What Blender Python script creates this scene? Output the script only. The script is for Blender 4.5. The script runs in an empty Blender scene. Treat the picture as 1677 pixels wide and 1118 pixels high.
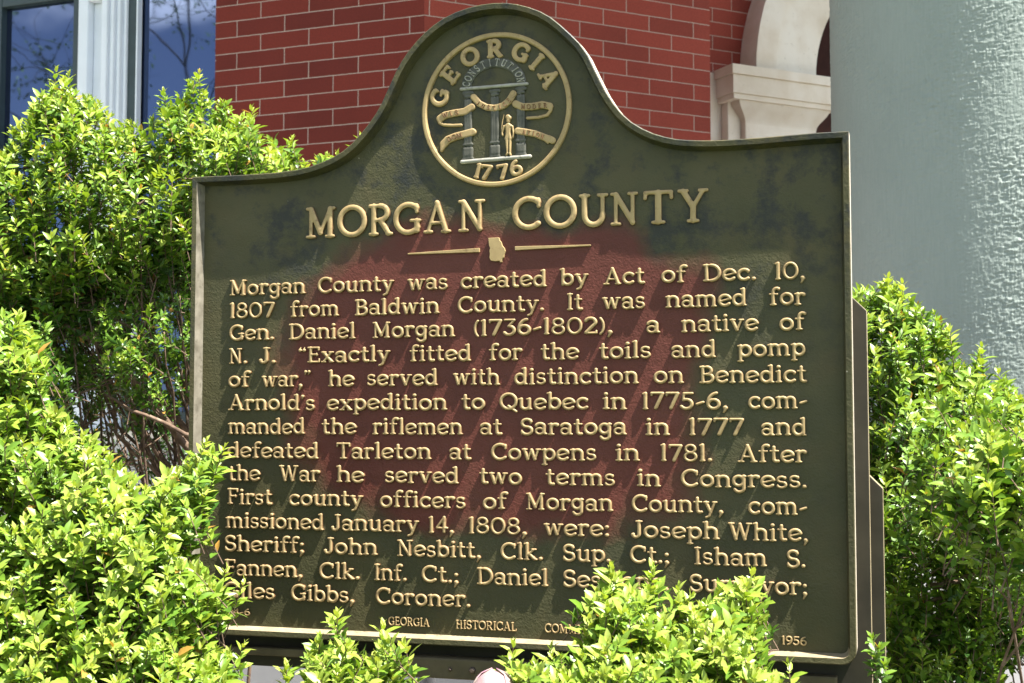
import bpy, bmesh, math, random
import numpy as np
from mathutils import Vector, Matrix

scene = bpy.context.scene
COL = scene.collection
R = math.radians
rng = np.random.default_rng(7)
random.seed(7)

# ------------------------------------------------------------------ camera
F = 2200.0                 # focal length in photo pixels (photo 1677 x 1118)
PITCH = R(3.49)
CZ = 1.55                  # camera height
cam_d = bpy.data.cameras.new("camera")
cam = bpy.data.objects.new("camera", cam_d)
COL.objects.link(cam)
cam.location = (0, 0, CZ)
cam.rotation_euler = (math.pi / 2 + PITCH, 0, 0)
cam_d.sensor_width = 36.0
cam_d.lens = F / 1677.0 * 36.0
cam_d.clip_start = 0.02
cam_d.clip_end = 2000
cam_d.dof.use_dof = True
cam_d.dof.focus_distance = 2.15
cam_d.dof.aperture_fstop = 13.0
scene.camera = cam

# ------------------------------------------------------------------ light
SUN_EL, SUN_GRAZE, SIGN_ROT = 0.0, R(6.6), R(16.3)
_in = 26.0
su_ = math.cos(SUN_GRAZE) * math.sin(R(_in))
sv_ = math.cos(SUN_GRAZE) * math.cos(R(_in))
sn_ = math.sin(SUN_GRAZE)
U = Vector((math.cos(SIGN_ROT), -math.sin(SIGN_ROT), 0))
N = Vector((-math.sin(SIGN_ROT), -math.cos(SIGN_ROT), 0))
SUNV = (U * su_ + N * sn_ + Vector((0, 0, sv_))).normalized()
SUN_EL = math.asin(SUNV.z)
sun_d = bpy.data.lights.new("sun", 'SUN')
sun_d.energy = 5.0
sun_d.angle = R(0.5)
sun_d.color = (1.0, 0.955, 0.87)
sun = bpy.data.objects.new("sun", sun_d)
COL.objects.link(sun)
sun.rotation_euler = (-SUNV).to_track_quat('-Z', 'Y').to_euler()
sun.location = SUNV * 30

world = bpy.data.worlds.new("World")
scene.world = world
world.use_nodes = True
wn, wl_ = world.node_tree.nodes, world.node_tree.links
wn.clear()
w_out = wn.new("ShaderNodeOutputWorld")
w_bg = wn.new("ShaderNodeBackground")
w_sky = wn.new("ShaderNodeTexSky")
w_sky.sky_type = 'NISHITA'
w_sky.sun_disc = False
w_sky.sun_elevation = SUN_EL
w_sky.sun_rotation = math.atan2(SUNV.x, SUNV.y)
w_sky.air_density = 1.0
w_sky.dust_density = 0.6
w_sky.ozone_density = 2.0
w_tc = wn.new("ShaderNodeTexCoord")
w_map = wn.new("ShaderNodeMapping")
w_map.inputs['Scale'].default_value = (1.0, 1.0, 2.2)
w_map.inputs['Location'].default_value = (0.35, 0.1, 0.2)
w_noise = wn.new("ShaderNodeTexNoise")
w_noise.inputs['Scale'].default_value = 2.6
w_noise.inputs['Detail'].default_value = 7
w_noise.inputs['Roughness'].default_value = 0.55
w_ramp = wn.new("ShaderNodeValToRGB")
w_ramp.color_ramp.elements[0].position = 0.62
w_ramp.color_ramp.elements[1].position = 0.80
w_mix = wn.new("ShaderNodeMix")
w_mix.data_type = 'RGBA'
w_mix.inputs[7].default_value = (11.0, 11.3, 11.8, 1)
wl_.new(w_tc.outputs['Generated'], w_map.inputs['Vector'])
wl_.new(w_map.outputs['Vector'], w_noise.inputs['Vector'])
wl_.new(w_noise.outputs['Fac'], w_ramp.inputs['Fac'])
# one brighter cloud bank low in the south-west
w_cd = wn.new("ShaderNodeVectorMath"); w_cd.operation = 'DISTANCE'
w_cm = wn.new("ShaderNodeMapping"); w_cm.inputs['Scale'].default_value = (1.0, 1.0, 1.5)
_cd = Vector((-0.797, -0.525, 0.318)).normalized()
w_cd.inputs[1].default_value = (_cd.x, _cd.y, _cd.z * 1.5)
wl_.new(w_tc.outputs['Generated'], w_cm.inputs['Vector'])
wl_.new(w_cm.outputs['Vector'], w_cd.inputs[0])
w_n2 = wn.new("ShaderNodeTexNoise")
w_n2.inputs['Scale'].default_value = 14.0
w_n2.inputs['Detail'].default_value = 6
wl_.new(w_tc.outputs['Generated'], w_n2.inputs['Vector'])
w_ma = wn.new("ShaderNodeMath"); w_ma.operation = 'MULTIPLY_ADD'
w_ma.inputs[1].default_value = 0.14; w_ma.inputs[2].default_value = -0.07
wl_.new(w_n2.outputs['Fac'], w_ma.inputs[0])
w_ad = wn.new("ShaderNodeMath"); w_ad.operation = 'ADD'
wl_.new(w_cd.outputs['Value'], w_ad.inputs[0])
wl_.new(w_ma.outputs[0], w_ad.inputs[1])
w_mr = wn.new("ShaderNodeMapRange")
w_mr.interpolation_type = 'SMOOTHSTEP'
w_mr.inputs['From Min'].default_value = 0.01
w_mr.inputs['From Max'].default_value = 0.085
w_mr.inputs['To Min'].default_value = 1.0
w_mr.inputs['To Max'].default_value = 0.0
wl_.new(w_ad.outputs[0], w_mr.inputs['Value'])
wl_.new(w_ramp.outputs['Color'], w_mix.inputs[0])
w_mix2 = wn.new("ShaderNodeMix")
w_mix2.data_type = 'RGBA'
w_mix2.inputs[7].default_value = (27.0, 23.0, 18.0, 1)
w_hs = wn.new("ShaderNodeHueSaturation")
w_hs.inputs['Saturation'].default_value = 0.55
wl_.new(w_sky.outputs['Color'], w_hs.inputs['Color'])
wl_.new(w_hs.outputs['Color'], w_mix.inputs[6])
wl_.new(w_mr.outputs[0], w_mix2.inputs[0])
wl_.new(w_mix.outputs[2], w_mix2.inputs[6])
wl_.new(w_mix2.outputs[2], w_bg.inputs['Color'])
w_bg.inputs['Strength'].default_value = 0.075
wl_.new(w_bg.outputs['Background'], w_out.inputs['Surface'])

scene.view_settings.view_transform = 'Standard'
scene.view_settings.look = 'None'
scene.view_settings.exposure = 2.0
scene.view_settings.gamma = 1.0
scene.view_settings.use_curve_mapping = False
try:
    scene.cycles.use_denoising = True
    scene.cycles.max_bounces = 8
    scene.cycles.transparent_max_bounces = 8
except Exception:
    pass


# ------------------------------------------------------------------ helpers
def ray(px, py):
    a, b = (px - 838.5) / F, (559.0 - py) / F
    f = Vector((0, math.cos(PITCH), math.sin(PITCH)))
    u = Vector((0, -math.sin(PITCH), math.cos(PITCH)))
    return Vector((a, 0, 0)) + f + u * b


def at(px, py, Y):
    """point of the photograph's pixel at the distance Y in front of the camera"""
    d = ray(px, py)
    return Vector((0, 0, CZ)) + d * (Y / d.y)


def link(o, parent=None):
    COL.objects.link(o)
    if parent:
        o.parent = parent
    return o


def tag(o, label=None, cat=None, group=None, kind=None):
    if label: o["label"] = label
    if cat: o["category"] = cat
    if group: o["group"] = group
    if kind: o["kind"] = kind
    return o


def empty(name, loc=(0, 0, 0), rz=0.0):
    o = bpy.data.objects.new(name, None)
    o.location = loc
    o.rotation_euler = (0, 0, rz)
    o.empty_display_size = 0.1
    return link(o)


def mesh_obj(name, verts, faces, mat, parent=None, smooth=False):
    me = bpy.data.meshes.new(name)
    me.from_pydata([tuple(v) for v in verts], [], [tuple(f) for f in faces])
    me.update()
    if mat: me.materials.append(mat)
    if smooth:
        me.polygons.foreach_set('use_smooth', [True] * len(me.polygons))
    return link(bpy.data.objects.new(name, me), parent)


class MB:
    """collects plain shapes for one mesh"""
    def __init__(self):
        self.v, self.f = [], []

    def add(self, vs, fs):
        n = len(self.v)
        self.v += [tuple(v) for v in vs]
        self.f += [tuple(i + n for i in f) for f in fs]

    def box(self, x0, x1, y0, y1, z0, z1):
        vs = [(x0, y0, z0), (x1, y0, z0), (x1, y1, z0), (x0, y1, z0),
              (x0, y0, z1), (x1, y0, z1), (x1, y1, z1), (x0, y1, z1)]
        self.add(vs, [(0, 3, 2, 1), (4, 5, 6, 7), (0, 1, 5, 4), (1, 2, 6, 5), (2, 3, 7, 6), (3, 0, 4, 7)])

    def prism(self, poly, y0, y1):
        """poly in (x,z); extruded from y0 (front) to y1"""
        n = len(poly)
        vs = [(p[0], y0, p[1]) for p in poly] + [(p[0], y1, p[1]) for p in poly]
        fs = [tuple(range(n)), tuple(reversed(range(n, 2 * n)))]
        for i in range(n):
            j = (i + 1) % n
            fs.append((i, i + n, j + n, j))
        self.add(vs, fs)

    def tube(self, pts, rads, k=6, cap=True):
        pts = [Vector(p) for p in pts]
        n0 = len(self.v)
        up = Vector((0.3, 0.2, 1)).normalized()
        for i, p in enumerate(pts):
            t = (pts[min(i + 1, len(pts) - 1)] - pts[max(i - 1, 0)]).normalized()
            a = t.cross(up)
            if a.length < 1e-3: a = t.cross(Vector((1, 0, 0)))
            a.normalize()
            b = t.cross(a)
            for q in range(k):
                an = 2 * math.pi * q / k
                self.v.append(tuple(p + (a * math.cos(an) + b * math.sin(an)) * rads[i]))
        for i in range(len(pts) - 1):
            for q in range(k):
                q2 = (q + 1) % k
                self.f.append((n0 + i * k + q, n0 + i * k + q2, n0 + (i + 1) * k + q2, n0 + (i + 1) * k + q))
        if cap:
            self.f.append(tuple(n0 + q for q in reversed(range(k))))
            self.f.append(tuple(n0 + (len(pts) - 1) * k + q for q in range(k)))

    def lathe(self, prof, k=64, cx=0, cy=0):
        n0 = len(self.v)
        for (r, z) in prof:
            for q in range(k):
                a = 2 * math.pi * q / k
                self.v.append((cx + r * math.cos(a), cy + r * math.sin(a), z))
        for i in range(len(prof) - 1):
            for q in range(k):
                q2 = (q + 1) % k
                self.f.append((n0 + i * k + q, n0 + i * k + q2, n0 + (i + 1) * k + q2, n0 + (i + 1) * k + q))

    def build(self, name, mat, parent=None, smooth=False, bevel=0.0):
        o = mesh_obj(name, self.v, self.f, mat, parent, smooth)
        if bevel:
            m = o.modifiers.new("bevel", 'BEVEL')
            m.width = bevel
            m.segments = 2
            m.limit_method = 'ANGLE'
            m.angle_limit = R(40)
        return o


# ------------------------------------------------------------------ materials
class NT:
    def __init__(self, name):
        self.m = bpy.data.materials.new(name)
        self.m.use_nodes = True
        self.n, self.l = self.m.node_tree.nodes, self.m.node_tree.links
        self.p = self.n["Principled BSDF"]
        self.tc = self.n.new("ShaderNodeTexCoord")
        self.co = self.tc.outputs['Object']

    def noise(self, scale, detail=4, rough=0.55, vec=None, dist=0.0):
        x = self.n.new("ShaderNodeTexNoise")
        x.inputs['Scale'].default_value = scale
        x.inputs['Detail'].default_value = detail
        x.inputs['Roughness'].default_value = rough
        x.inputs['Distortion'].default_value = dist
        self.l.new(vec or self.co, x.inputs['Vector'])
        return x.outputs['Fac']

    def mapping(self, scale=(1, 1, 1), loc=(0, 0, 0), rot=(0, 0, 0), vec=None):
        x = self.n.new("ShaderNodeMapping")
        x.inputs['Scale'].default_value = scale
        x.inputs['Location'].default_value = loc
        x.inputs['Rotation'].default_value = rot
        self.l.new(vec or self.co, x.inputs['Vector'])
        return x.outputs['Vector']

    def ramp(self, fac, stops):
        x = self.n.new("ShaderNodeValToRGB")
        e = x.color_ramp.elements
        while len(e) < len(stops): e.new(0.5)
        for k, (pos, c) in enumerate(stops):
            e[k].position = pos
            e[k].color = (c, c, c, 1) if not isinstance(c, tuple) else (*c, 1)
        self.l.new(fac, x.inputs['Fac'])
        return x.outputs['Color']

    def mix(self, fac, a, b, blend='MIX'):
        x = self.n.new("ShaderNodeMix")
        x.data_type = 'RGBA'
        x.blend_type = blend
        for sock, val in ((x.inputs[0], fac), (x.inputs[6], a), (x.inputs[7], b)):
            if isinstance(val, tuple): sock.default_value = (*val, 1)
            elif isinstance(val, (int, float)): sock.default_value = val
            else: self.l.new(val, sock)
        return x.outputs[2]

    def math(self, op, a, b=None, c=None):
        x = self.n.new("ShaderNodeMath")
        x.operation = op
        for i, val in enumerate((a, b, c)):
            if val is None: continue
            if isinstance(val, (int, float)): x.inputs[i].default_value = val
            else: self.l.new(val, x.inputs[i])
        return x.outputs[0]

    def xyz(self, vec=None):
        x = self.n.new("ShaderNodeSeparateXYZ")
        self.l.new(vec or self.co, x.inputs[0])
        return x.outputs

    def comb(self, x, y, z=0.0):
        c = self.n.new("ShaderNodeCombineXYZ")
        for i, val in enumerate((x, y, z)):
            if isinstance(val, (int, float)): c.inputs[i].default_value = val
            else: self.l.new(val, c.inputs[i])
        return c.outputs[0]

    def bump(self, h, strength=0.3, dist=0.002, prev=None):
        x = self.n.new("ShaderNodeBump")
        x.inputs['Strength'].default_value = strength
        x.inputs['Distance'].default_value = dist
        self.l.new(h, x.inputs['Height'])
        if prev: self.l.new(prev, x.inputs['Normal'])
        self.l.new(x.outputs[0], self.p.inputs['Normal'])
        return x.outputs[0]

    def set(self, color=None, rough=None, metal=None, spec=None, ior=None):
        p = self.p
        for key, val in (('Base Color', color), ('Roughness', rough), ('Metallic', metal), ('Specular IOR Level', spec), ('IOR', ior)):
            if val is None: continue
            if isinstance(val, tuple): p.inputs[key].default_value = (*val, 1)
            elif isinstance(val, (int, float)): p.inputs[key].default_value = val
            else: self.l.new(val, p.inputs[key])
        return self.m


def plain_mat(name, col, rough=0.6, var=0.15, nscale=12.0, bump=0.0, bdist=0.002, metal=0.0, spec=0.5):
    t = NT(name)
    f = t.noise(nscale, 5)
    lo = tuple(c * (1 - var) for c in col)
    hi = tuple(min(1, c * (1 + var)) for c in col)
    t.set(color=t.ramp(f, [(0.3, lo), (0.7, hi)]), rough=rough, metal=metal, spec=spec)
    if bump: t.bump(t.noise(nscale * 6, 4), bump, bdist)
    return t.m


def stone_mat():
    t = NT("pale_limestone")
    a = t.noise(3.0, 6)
    c = t.ramp(a, [(0.3, (0.56, 0.49, 0.40)), (0.5, (0.66, 0.60, 0.52)), (0.72, (0.70, 0.66, 0.60))])
    x, y, z = t.xyz()
    streak = t.noise(5.0, 5, vec=t.comb(t.math('MULTIPLY', x, 1.2), y, z))
    c = t.mix(t.ramp(streak, [(0.48, 0.0), (0.80, 0.55)]), c, (0.46, 0.36, 0.25))
    spots = t.noise(60.0, 3)
    c = t.mix(t.ramp(spots, [(0.66, 0.0), (0.74, 0.35)]), c, (0.3, 0.26, 0.22))
    t.set(color=c, rough=0.85)
    t.bump(t.noise(70, 4), 0.25, 0.003)
    return t.m


def brick_mat(name, shift, c1, c2, mortar):
    t = NT(name)
    x, y, z = t.xyz()
    v = t.comb(t.math('ADD', x, shift[0]), t.math('ADD', z, shift[1]))
    b = t.n.new("ShaderNodeTexBrick")
    b.offset = 0.5
    b.inputs['Color1'].default_value = (*c1, 1)
    b.inputs['Color2'].default_value = (*c2, 1)
    b.inputs['Mortar'].default_value = (*mortar, 1)
    b.inputs['Scale'].default_value = 1.0
    b.inputs['Mortar Size'].default_value = 0.0022
    b.inputs['Mortar Smooth'].default_value = 0.55
    b.inputs['Bias'].default_value = -0.1
    b.inputs['Brick Width'].default_value = BRICK_W
    b.inputs['Row Height'].default_value = BRICK_H
    # slightly uneven joints
    wob = t.noise(30.0, 3)
    wv = t.n.new("ShaderNodeVectorMath"); wv.operation = 'ADD'
    t.l.new(v, wv.inputs[0])
    o = t.math('MULTIPLY', t.math('SUBTRACT', wob, 0.5), 0.0035)
    t.l.new(t.comb(o, o), wv.inputs[1])
    t.l.new(wv.outputs[0], b.inputs['Vector'])
    mott = t.noise(5.0, 5)
    c = t.mix(t.ramp(mott, [(0.3, 0.0), (0.75, 0.30)]), b.outputs['Color'], tuple(q * 1.3 for q in c1))
    grain = t.noise(160.0, 3)
    c = t.mix(t.ramp(grain, [(0.35, 0.25), (0.6, 0.0)]), c, (0.055, 0.014, 0.012))
    # a few lime spots on the bricks
    sp = t.noise(38.0, 2)
    c = t.mix(t.ramp(sp, [(0.765, 0.0), (0.785, 0.7)]), c, (0.6, 0.52, 0.48))
    # mortar stays mortar
    c = t.mix(b.outputs['Fac'], c, mortar)
    t.set(color=c, rough=0.75, spec=0.15)
    h = t.math('SUBTRACT', t.math('MULTIPLY', grain, 0.25), b.outputs['Fac'])
    t.bump(h, 0.55, 0.004)
    return t.m


def panel_mat(name, stain=True):
    t = NT(name)
    x, y, z = t.xyz()
    base = t.ramp(t.noise(7.0, 6), [(0.25, (0.043, 0.043, 0.021)), (0.5, (0.060, 0.057, 0.027)), (0.75, (0.079, 0.070, 0.033))])
    brown = t.noise(13.0, 5)
    base = t.mix(t.ramp(brown, [(0.5, 0.0), (0.8, 0.4)]), base, (0.095, 0.066, 0.030))
    # blue-black weathering in smudges, mostly on the upper part
    m = t.math('MULTIPLY', t.ramp(t.noise(9.0, 8, 0.75), [(0.50, 0.0), (0.60, 1.0)]), t.ramp(z, [(0.05, 0.12), (0.32, 0.85)]))
    base = t.mix(m, base, (0.022, 0.025, 0.025))
    if stain:
        # rust red patch with its own soft outline
        nx = t.math('MULTIPLY', t.math('SUBTRACT', t.noise(5.0, 5), 0.5), 0.26)
        nz = t.math('MULTIPLY', t.math('SUBTRACT', t.noise(6.3, 5, vec=t.mapping(loc=(3, 1, 5))), 0.5), 0.20)
        xx = t.math('DIVIDE', t.math('ADD', t.math('SUBTRACT', x, STAIN[0]), nx), STAIN[2])
        zz = t.math('DIVIDE', t.math('ADD', t.math('SUBTRACT', z, STAIN[1]), nz), STAIN[3])
        # lean: the patch widens to the lower left and right
        d = t.math('ADD', t.math('POWER', t.math('ABSOLUTE', xx), 3.6), t.math('POWER', t.math('ABSOLUTE', zz), 3.6))
        fac = t.ramp(d, [(0.55, 1.0), (1.5, 0.0)])
        red = t.ramp(t.noise(6.0, 6), [(0.3, (0.088, 0.024, 0.018)), (0.6, (0.115, 0.032, 0.024)), (0.8, (0.088, 0.034, 0.022))])
        base = t.mix(t.math('MULTIPLY', fac, 0.95), base, red)
    # pale chips
    chip = t.noise(55.0, 2, vec=t.mapping(loc=(7, 2, 1)))
    base = t.mix(t.ramp(chip, [(0.775, 0.0), (0.79, 0.65)]), base, (0.35, 0.33, 0.27))
    rough = t.ramp(t.noise(20, 4), [(0.3, 0.42), (0.7, 0.6)])
    t.set(color=base, rough=rough, spec=0.22)
    h = t.math('ADD', t.noise(300.0, 3), t.math('MULTIPLY', t.noise(95.0, 4, dist=0.8), 1.3))
    t.bump(h, 0.6, 0.0013)
    return t.m


def gold_mat(name, a, b, metal=0.08, dark=(0.16, 0.10, 0.05)):
    t = NT(name)
    c = t.ramp(t.noise(40.0, 4), [(0.3, a), (0.7, b)])
    c = t.mix(t.ramp(t.noise(110.0, 3), [(0.56, 0.0), (0.74, 0.75)]), c, dark)
    t.set(color=c, rough=0.55, metal=metal, spec=0.3)
    t.bump(t.noise(260.0, 3), 0.15, 0.0006)
    return t.m


def leaf_mat(name, hue=0.0):
    t = NT(name)
    a = t.n.new("ShaderNodeAttribute")
    a.attribute_name = "age"
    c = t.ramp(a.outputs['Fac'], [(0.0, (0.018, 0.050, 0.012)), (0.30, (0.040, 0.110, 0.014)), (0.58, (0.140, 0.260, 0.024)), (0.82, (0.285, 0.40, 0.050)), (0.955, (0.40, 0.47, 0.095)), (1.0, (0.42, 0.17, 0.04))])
    c = t.mix(t.ramp(t.noise(180, 3), [(0.35, 0.18), (0.65, 0.0)]), c, (0.03, 0.08, 0.01))
    t.set(color=c, rough=0.40, spec=0.5)
    tr = t.n.new("ShaderNodeBsdfTranslucent")
    tc = t.mix(1.0, c, (1.25, 1.15, 0.45), 'MULTIPLY')
    t.l.new(tc, tr.inputs['Color'])
    mx = t.n.new("ShaderNodeMixShader")
    mx.inputs[0].default_value = 0.30
    t.l.new(t.p.outputs[0], mx.inputs[1])
    t.l.new(tr.outputs[0], mx.inputs[2])
    t.l.new(mx.outputs[0], t.n["Material Output"].inputs['Surface'])
    return t.m


# ------------------------------------------------------------------ sign plane
SD = 2.14                                   # distance of the plate along the view axis
S0 = Vector((0, SD, 0))


def sp(px, py):
    """photo pixel -> (u, v) metres on the plate (u right, v up from camera height)"""
    d = ray(px, py)
    o = Vector((0, 0, CZ))
    t = (S0 - Vector((0, 0, 0))).dot(N) / d.dot(N)
    p = o + d * t
    return ((p - S0).dot(U), p.z - CZ)


# ------------------------------------------------------------------ building
BRICK_W, BRICK_H = 0.222, 0.0670
LW, RW = R(20.5), R(26.0)
CORN = at(695, 40, 5.12)
CX, CY = CORN.x, CORN.y
LU, LN = Vector((-math.cos(LW), math.sin(LW), 0)), Vector((-math.sin(LW), -math.cos(LW), 0))
RU, RN = Vector((math.cos(RW), math.sin(RW), 0)), Vector((math.sin(RW), -math.cos(RW), 0))


def on_wall(px, py, side, inset=0.0):
    """pixel -> (distance along the wall from the corner, height)"""
    n = LN if side == 'L' else RN
    u = LU if side == 'L' else RU
    c = Vector((CX, CY, 0)) - n * inset
    d = ray(px, py)
    o = Vector((0, 0, CZ))
    t = (c - o).dot(n) / d.dot(n)
    p = o + d * t
    return (p - c).dot(u), p.z


def build_building():
    B = empty("brick_building", (CX, CY, 0))
    tag(B, "red brick building with white window trim, stone arch and big grey column behind the marker", "building")
    zrow = at(695, 24.5, 5.12).z
    stone = stone_mat()
    PODZ = 1.42
    # local frames: empties are not needed, each part mesh keeps its own rotation
    def part(mb, name, mat, side, parent=B, smooth=False, bevel=0.0, inset=0.0):
        o = mb.build(name, mat, parent, smooth, bevel)
        if side == 'L':      # local x runs along -LU so that x is to the right; front is -y
            o.rotation_euler = (0, 0, -LW)
        elif side == 'R':
            o.rotation_euler = (0, 0, RW)
        return o
    mort = (0.42, 0.33, 0.28)
    # ---- left facade (x negative going left from the corner)
    xl0, _ = on_wall(353, 60, 'L')
    jx, _ = on_wall(671, 38, 'L')
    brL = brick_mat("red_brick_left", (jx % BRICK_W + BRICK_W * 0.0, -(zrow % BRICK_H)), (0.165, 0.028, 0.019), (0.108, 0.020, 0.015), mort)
    brR = brick_mat("red_brick_right_lit", (0.09, -(zrow % BRICK_H)), (0.285, 0.055, 0.037), (0.195, 0.040, 0.028), mort)  # lighter than the left wall: its brighter light is put into the colour
    OP0, OP1 = -xl0, -(xl0 + 1.75)           # opening, local x
    WT = 8.95
    m = MB()
    m.box(OP0, 0.0, 0.0, 0.35, PODZ, WT)
    m.box(OP1, OP0, 0.0, 0.35, 4.3, WT)
    m.box(-6.0, OP1, 0.0, 0.35, PODZ, WT)
    part(m, "facade_wall", brL, 'L')
    # right facade
    xr1, _ = on_wall(1163, 120, 'R')
    m = MB()
    m.box(0.0, xr1, 0.0, 0.5, PODZ, WT)
    part(m, "facade_wall", brR, 'R')

    # ---- windows in the left facade
    INS = 0.10
    fr_dark = plain_mat("dark_green_sash_paint", (0.030, 0.048, 0.052), 0.45, 0.15)
    fr_white = plain_mat("white_trim_paint", (0.68, 0.725, 0.79), 0.5, 0.05, 6, 0.08)
    g = NT("reflective_window_glass")
    g.set(color=(0.008, 0.010, 0.016), rough=0.02, spec=0.5, ior=2.7)
    g.p.inputs['Specular Tint'].default_value = (0.28, 0.42, 0.82, 1)
    wav = g.noise(2.2, 2)
    g.bump(wav, 0.05, 0.02)
    glass = g.m
    w = lambda px, py=60: -on_wall(px, py, 'L', INS)[0]
    z_ = lambda px, py: on_wall(px, py, 'L', INS)[1]
    # right window: pane between the dark stile and the brick
    def window(x0, x1, z0, z1, stile_l, stile_r, rail_t):
        f = MB()
        f.box(x0, x0 + stile_l, INS - 0.03, INS + 0.04, z0, z1)
        f.box(x1 - stile_r, x1, INS - 0.03, INS + 0.04, z0, z1)
        f.box(x0 + stile_l, x1 - stile_r, INS - 0.028, INS + 0.04, z1 - rail_t, z1)
        f.box(x0 + stile_l, x1 - stile_r, INS - 0.028, INS + 0.04, z0, z0 + 0.08)
        o = part(f, "window", fr_dark, 'L', bevel=0.003)
        p = MB()
        p.box(x0 + stile_l, x1 - stile_r, INS + 0.005, INS + 0.012, z0 + 0.08, z1 - rail_t)
        po = p.build("glass_pane", glass, o)
        b = MB()
        return o
    xs0, xs1 = -on_wall(207, 60, 'L', INS - 0.03)[0] - 0.01, -on_wall(224, 60, 'L', INS - 0.03)[0]
    ZT = z_(60, 8)
    o = window(xs0, OP0 + 0.0, PODZ + 0.10, 4.28, xs1 - xs0, 0.03, 0.06)
    lp = MB()
    lp.box(xs1 + 0.001, xs1 + 0.008, INS - 0.036, INS - 0.005, PODZ + 0.18, 4.22)
    part(lp, "glazing_bead", fr_white, 'L')
    xa0, xa1 = w(-60), -on_wall(119.5, 60, 'L', INS - 0.03)[0]
    xb = -on_wall(127, 60, 'L', 0.0)[0] + 0.015
    window(w(-8) - 0.05, xb, PODZ + 0.10, ZT + 0.06, 0.11, xb - xa1, 0.06)
    # upper sash above the left pane
    m = MB()
    m.box(w(-8) - 0.05, xb, INS - 0.05, INS + 0.04, ZT + 0.062, ZT + 0.12)
    part(m, "window_transom", fr_white, 'L', bevel=0.004)
    window(w(-8) - 0.05, xb, ZT + 0.122, 4.28, 0.08, xb - xa1, 0.06)
    # white pilaster between the two windows
    m = MB()
    za, zb = PODZ + 0.02, 4.28
    wp = lambda px, i: -on_wall(px, 60, 'L', i)[0]
    x127, x143, x164, x208 = wp(127, 0), wp(143, 0), wp(165, 0), wp(207, INS - 0.045)
    zpan = z_(150, 15)
    m.box(x127, x143, INS - 0.10, INS + 0.05, za, zb)
    m.box(x143, x164, INS - 0.10, INS + 0.05, zpan, zpan + 0.16)
    m.box(x143, x164, INS - 0.060, INS + 0.05, za, zpan)
    m.box(x143, x164, INS - 0.075, INS + 0.05, zpan + 0.16, zb)
    ww = x208 - x164
    m.box(x164, x164 + ww * 0.34, INS - 0.10, INS + 0.05, za, zb)
    m.box(x164 + ww * 0.34, x164 + ww * 0.58, INS - 0.083, INS + 0.05, za, zb)
    m.box(x164 + ww * 0.58, x164 + ww * 0.80, INS - 0.066, INS + 0.05, za, zb)
    m.box(x164 + ww * 0.80, x208 - 0.002, INS - 0.045, INS + 0.05, za, zb)
    part(m, "window_pilaster", fr_white, 'L', bevel=0.006)
    # left end of the opening, stone sill
    m = MB()
    m.box(OP1 + 0.002, OP0 - 0.002, -0.05, 0.25, PODZ + 0.004, PODZ + 0.10)
    part(m, "window_sill", stone, 'L', bevel=0.006)
    # dark room behind
    dk = plain_mat("dark_interior", (0.02, 0.018, 0.016), 0.9)
    m = MB()
    m.box(OP1, OP0, 0.60, 0.62, PODZ, 4.3)
    part(m, "interior_backing", dk, 'L')

    # ---- podium below the walls
    conc = plain_mat("pale_concrete", (0.31, 0.305, 0.31), 0.85, 0.12, 5, 0.3)
    m = MB()
    m.box(-6.0, 0.03, -0.12, 0.6, -0.2, PODZ)
    part(m, "podium", conc, 'L')
    m = MB()
    m.box(0.0, 6.5, -0.13, 3.5, -0.2, PODZ - 0.003)
    part(m, "podium", conc, 'R')

    # ---- recessed arcade right of the brick
    REC = 0.50
    ox = lambda px, py, ins: on_wall(px, py, 'R', ins)
    PRJ = REC - 0.11                       # face plane of pier / impost below / arch
    zi_top = ox(1200, 103, PRJ - 0.06)[1]    # top of the impost
    # arch : band measured at the springing
    xo, _ = ox(1232, 110, PRJ)
    xi, _ = ox(1336, 110, PRJ)
    Rband = xi - xo
    Ri = 0.62
    cx = xi + Ri
    Ro = Ri + Rband
    zs = zi_top
    k = 40
    def arc(r, a0, a1, n=k):
        return [(cx + r * math.cos(R(a0 + (a1 - a0) * i / n)), zs + r * math.sin(R(a0 + (a1 - a0) * i / n))) for i in range(n + 1)]
    def annulus(r0, r1, y0, y1, name, bev=0.0):
        m = MB()
        pi, po = arc(r0, 0, 180), arc(r1, 0, 180)
        for i in range(k):
            q = [po[i], po[i + 1], pi[i + 1], pi[i]]
            vs = [(p[0], y0, p[1]) for p in q] + [(p[0], y1, p[1]) for p in q]
            fs = [(0, 1, 2, 3), (0, 4, 5, 1), (2, 6, 7, 3)]
            m.add(vs, fs)
        return part(m, name, stone, 'R', smooth=False)
    ab = annulus(Ri, Ro - Rband * 0.33, PRJ, REC + 0.3, "arch")
    o2 = annulus(Ro - Rband * 0.33, Ro - Rband * 0.02, PRJ - 0.022, REC + 0.3, "arch_moulding")
    # brick spandrel
    x0 = xr1 - 0.02
    poly = [(x0, zs - 0.3)] + [(x0, WT), (cx + Ro + 1.2, WT), (cx + Ro + 1.2, zs - 0.3), (cx + Ro - 0.02, zs - 0.3)] + arc(Ro - 0.02, 0, 180) + [(cx - Ro + 0.02, zs - 0.3)]
    poly = poly[::-1]
    m = MB()
    m.prism(poly, REC, REC + 0.3)
    part(m, "spandrel_wall", brR, 'R')
    # stone pier, with responds left and right
    xp0, _ = ox(1221, 215, PRJ)
    xp1, _ = ox(1337, 215, PRJ)
    hz = lambda py, ins=PRJ: ox(1215, py, ins)[1]
    z_c1 = ox(1200, 158, PRJ - 0.06)[1]
    z_c2 = z_c1 - 0.125
    m = MB()
    m.box(xp0, xp1, PRJ, REC + 0.3, PODZ, z_c1)
    pier = part(m, "pier", stone, 'R', bevel=0.004)
    m = MB()
    m.box(x0, xp0, REC - 0.02, REC + 0.28, PODZ, zs - 0.01)
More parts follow.
